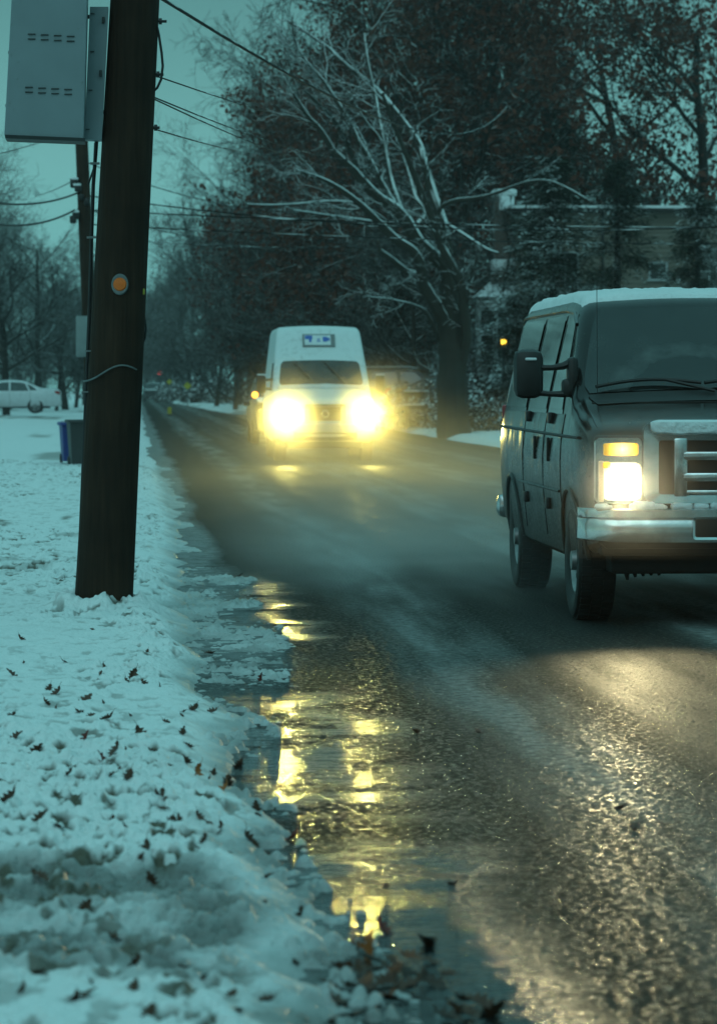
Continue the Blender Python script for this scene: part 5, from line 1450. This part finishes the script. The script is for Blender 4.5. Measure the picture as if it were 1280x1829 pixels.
# ------------------------------------------------------------------ fallen leaves, twigs
def leafm(name, a, b_):
    k = N(name); k.set(Base_Color=k.mix(k.noise(35, 3), a, b_), Roughness=.55); return k.m
M['leaf_b'] = leafm('wet_brown_leaf', (0.05, 0.02, 0.010), (0.10, 0.045, 0.02))
M['leaf_u'] = leafm('rusty_leaf', (0.20, 0.06, 0.015), (0.12, 0.035, 0.012))
M['leaf_d'] = leafm('dead_dark_leaf', (0.03, 0.016, 0.010), (0.06, 0.03, 0.016))
M['leaf_r'] = leafm('wet_red_leaf', (0.16, 0.022, 0.012), (0.09, 0.015, 0.01))
M['leaf_o'] = leafm('orange_leaf', (0.42, 0.13, 0.02), (0.25, 0.07, 0.015))
def leaf_mesh(seed, m):
    rng = random.Random(seed); pts = []
    n = 5   # lobes each side, oak-like outline
    side = []
    for i in range(2 * n + 1):
        t = i / (2 * n); wv_ = .30 * math.sin(math.pi * min(1, t * .92 + .06)) * (1.15 if i % 2 else .55)
        side.append((wv_ * rng.uniform(.85, 1.15), t - .5))
    V = [(0, -.72, 0)]; mid = []
    curl = rng.uniform(.3, .9); fold = rng.uniform(.15, .6)
    def z(x, y): return fold * abs(x) + curl * y * y * .8 + .08 * math.sin(6 * y + 3 * x)
    V = [(0, y, z(0, y)) for _, y in side] + [(x, y, z(x, y)) for x, y in side] + [(-x * .95, y, z(x, y)) for x, y in side]
    k = len(side); Fc = []
    for i in range(k - 1): Fc += [(i, k + i, k + i + 1, i + 1), (i, i + 1, 2 * k + i + 1, 2 * k + i)]
    b = MB().add(V, Fc); b.tube([(0, -.5, z(0, -.5)), (0, -.68, z(0, -.5) + .05), (.03, -.8, z(0, -.5) + .02)], .012, 5)
    o = b.build('fallen_leaf', m, smooth=True); return o
protos = {}
def leaf(kind, x, y, s, label, group=None, tilt=None, seed=0, lift=.0):
    q = G(x, y, .10); z0 = ground_z(q.x, q.y)
    for _ in range(3): q = G(x, y, max(z0, 0.0)); z0 = ground_z(q.x, q.y)
    rng = random.Random(int(x * 13 + y * 7 + seed)); key = (kind, rng.randrange(3))
    if key not in protos: o = protos[key] = leaf_mesh(100 + len(protos), M[kind])
    else: o = protos[key].copy(); COL.objects.link(o)
    o.location = (q.x, q.y, max(z0, 0.0) + s * .04 + lift)
    tl = tilt if tilt is not None else rng.uniform(10, 80)
    o.rotation_euler = (R(tl) * rng.choice((-1, 1)), R(rng.uniform(-30, 30)), rng.uniform(0, 6.28)); o.scale = (s, s, s)
    return tag(o, label, 'leaf', group)
LG = 'brown leaves scattered on the snow'
rng = random.Random(77)
for (x, y) in ((186, 1195), (176, 1192), (225, 1205), (235, 1212), (262, 1220), (20, 1207), (85, 1262), (140, 1275), (165, 1288), (345, 1270), (70, 1345), (190, 1300), (300, 1292), (325, 1312), (330, 1310), (340, 1330), (205, 1340), (195, 1390), (330, 1362), (165, 1425), (190, 1428), (225, 1415), (370, 1390), (380, 1385),
              (20, 1450), (70, 1470), (305, 1475), (310, 1480), (265, 1535), (75, 1580), (265, 1595), (150, 1632), (430, 1365), (405, 1400), (455, 1445), (480, 1525), (20, 1280), (30, 1315), (45, 1775), (135, 1785), (265, 1812), (300, 1570), (235, 1720), (540, 1635), (395, 1655), (150, 1255), (250, 1310), (120, 1400), (100, 1240), (290, 1430), (440, 1500)):
    leaf('leaf_b', x + rng.uniform(-4, 4), y + rng.uniform(-3, 3), rng.uniform(.05, .09), 'small dark brown leaf lying curled on the snowy verge', LG)
for i in range(60):
    yy = rng.choice((1200, 1290, 1400, 1470, 1590, 1760)) + rng.gauss(0, 45); yy = min(max(yy, 1120), 1822); xr = np.interp(yy, [1130, 1300, 1500, 1560, 1829], [330, 400, 500, 520, 560])
    leaf('leaf_b' if i % 3 else 'leaf_d', rng.uniform(0, 1) ** .7 * xr, yy, rng.uniform(.03, .065), 'small dark brown leaf lying curled on the snowy verge', LG)
leaf('leaf_r', 183, 1360, .10, 'dark red leaf standing up in the snow, the boldest on the open verge', tilt=50)
leaf('leaf_r', 155, 1335, .085, 'dull red leaf in the snow up left of the boldest dark red leaf', tilt=60)
leaf('leaf_r', 468, 1218, .075, 'single red leaf on the grey slush beside the gutter', tilt=70)
leaf('leaf_r', 520, 1500, .085, 'dark red leaf wedged between slush clods at the water edge', tilt=30)
leaf('leaf_o', 352, 1384, .075, 'pale tan leaf upright near the lip of the snow bank', tilt=75)
leaf('leaf_o', 400, 1412, .08, 'tan leaf propped against the lip of the snow bank', tilt=65)
leaf('leaf_o', 664, 1712, .11, 'bright orange leaf in the litter at the edge of the puddle', tilt=70, lift=.02)
leaf('leaf_r', 682, 1665, .085, 'rust red leaf on the wet edge, above the bright orange leaf', tilt=60)
OG = 'rusty orange leaves in the litter at the puddle edge'
for (x, y) in ((640, 1700), (705, 1742), (655, 1760), (735, 1712), (615, 1738), (690, 1788)):
    leaf('leaf_u', x, y, .075, 'rusty orange wet leaf lying among the dark litter at the puddle edge', OG, tilt=25)
WG = 'dark wet leaves in the litter at the puddle edge'
for (x, y) in ((640, 1735), (610, 1750), (700, 1720), (720, 1740), (745, 1745), (765, 1720), (690, 1760), (660, 1775), (730, 1770), (775, 1760), (640, 1690), (760, 1690), (800, 1745), (830, 1790), (860, 1800), (810, 1805), (600, 1790), (590, 1770), (700, 1790), (625, 1765), (670, 1735), (845, 1818), (800, 1822), (880, 1815)):
    leaf('leaf_b' if (x + y) % 3 else 'leaf_d', x, y, rng.uniform(.06, .10), 'dark wet leaf matted in the litter at the puddle edge', WG, tilt=rng.uniform(5, 35), seed=3)
RG = 'lone leaves lying out on the wet road'
for (x, y) in ((430, 1036), (816, 1577), (850, 1308), (375, 1168), (742, 1310), (1110, 1445), (1135, 1482), (690, 1590)):
    leaf('leaf_b', x, y, .065, 'lone dark leaf lying out on the wet road', RG, tilt=12, seed=5)
M['twig'] = simple('wet_twig', (0.03, 0.02, 0.012), .6)
def twig(pts, r, lab):
    w3 = []
    for x, y in pts:
        q = G(x, y, .06); w3.append(Vector((q.x, q.y, max(ground_z(q.x, q.y), .0) + .012)))
    o = MB().tube(w3, [r, r * .9, r * .8] + [r * .6] * (len(w3) - 3), 6).build('twig', M['twig'], smooth=True)
    tag(o, lab, 'twig')
twig([(590, 1795), (605, 1780), (630, 1785), (650, 1770), (680, 1760)], .008, 'bent dark twig lying over the slush at the bottom edge')
twig([(650, 1672), (665, 1678), (680, 1682), (690, 1690)], .006, 'short straight twig sticking out of the snow toward the puddle')
twig([(620, 1720), (660, 1735), (700, 1728), (730, 1722)], .006, 'thin twig among the wet leaves below the bright orange leaf')

# ------------------------------------------------------------------ air: thin falling-mist haze, spray over the road, and volumes added for headlamp glow
def volume(name, lo, hi, dens, g=.6, col=(1, 1, 1), shape=None):
    m = bpy.data.materials.new(name); m.use_nodes = True; t = m.node_tree
    for n in list(t.nodes): t.nodes.remove(n)
    o_ = t.nodes.new('ShaderNodeOutputMaterial'); v = t.nodes.new('ShaderNodeVolumePrincipled')
    v.inputs['Color'].default_value = (*col, 1); v.inputs['Density'].default_value = dens; v.inputs['Anisotropy'].default_value = g
    t.links.new(v.outputs[0], o_.inputs['Volume'])
    if shape: shape(t, v)
    c = [(lo[i] + hi[i]) / 2 for i in range(3)]; s = [hi[i] - lo[i] for i in range(3)]
    o = MB().box((0, 0, 0), s).build(name, m, loc=c)
    tag(o, kind='stuff'); return o
volume('haze', (-246, -66, -1.35), (246, 680, 45), .00032, .55, (.95, .97, .97))
def spray_shape(peak, pw=2.2):
    def f(t, v):
        tc_ = t.nodes.new('ShaderNodeTexCoord'); se = t.nodes.new('ShaderNodeSeparateXYZ'); t.links.new(tc_.outputs['Generated'], se.inputs[0])
        def mth(op, a, b=0., c=0.):
            x = t.nodes.new('ShaderNodeMath'); x.operation = op; x.use_clamp = op == 'MULTIPLY_ADD'
            for i, q in enumerate((a, b, c)):
                if isinstance(q, (int, float)): x.inputs[i].default_value = q
                else: t.links.new(q, x.inputs[i])
            return x.outputs[0]
        def par(s_): # 4u(1-u): soft to both ends
            return mth('MULTIPLY', mth('MULTIPLY', s_, mth('SUBTRACT', 1.0, s_)), 4.0)
        z = mth('POWER', mth('SUBTRACT', 1.0, se.outputs['Z']), pw)
        nz_ = t.nodes.new('ShaderNodeTexNoise'); nz_.inputs['Scale'].default_value = .9; nz_.inputs['Detail'].default_value = 3
        t.links.new(tc_.outputs['Object'], nz_.inputs['Vector'])
        n_ = mth('MULTIPLY_ADD', nz_.outputs['Fac'], 2.2, -.55)
        d = mth('MULTIPLY', mth('MULTIPLY', par(se.outputs['X']), par(se.outputs['Y'])), mth('MULTIPLY', z, n_))
        t.links.new(mth('MULTIPLY', d, peak), v.inputs['Density'])
    return f
volume('road_spray', (-.2, 24.3, .0), (9.0, 60, 1.6), 0, .8, (1, .97, .88), spray_shape(.075))
volume('van_glow_spray', (1.2, 60.2, .0), (6.4, 65.8, 2.3), 0, .93, (1, .95, .85), spray_shape(.20, 1.0))  # spray thickened in front of the lamps to stand in for lens glow
volume('nose_halo', (2.3, 18.6, .5), (3.7, 20.2, 1.4), 0, .93, (1, 1, 1), spray_shape(.045, .5))  # added volume that gives the lit headlamp a soft halo
volume('wheel_spray', (.6, 22.0, .0), (4.4, 33, 1.25), 0, .5, (1, 1, 1), spray_shape(.33))
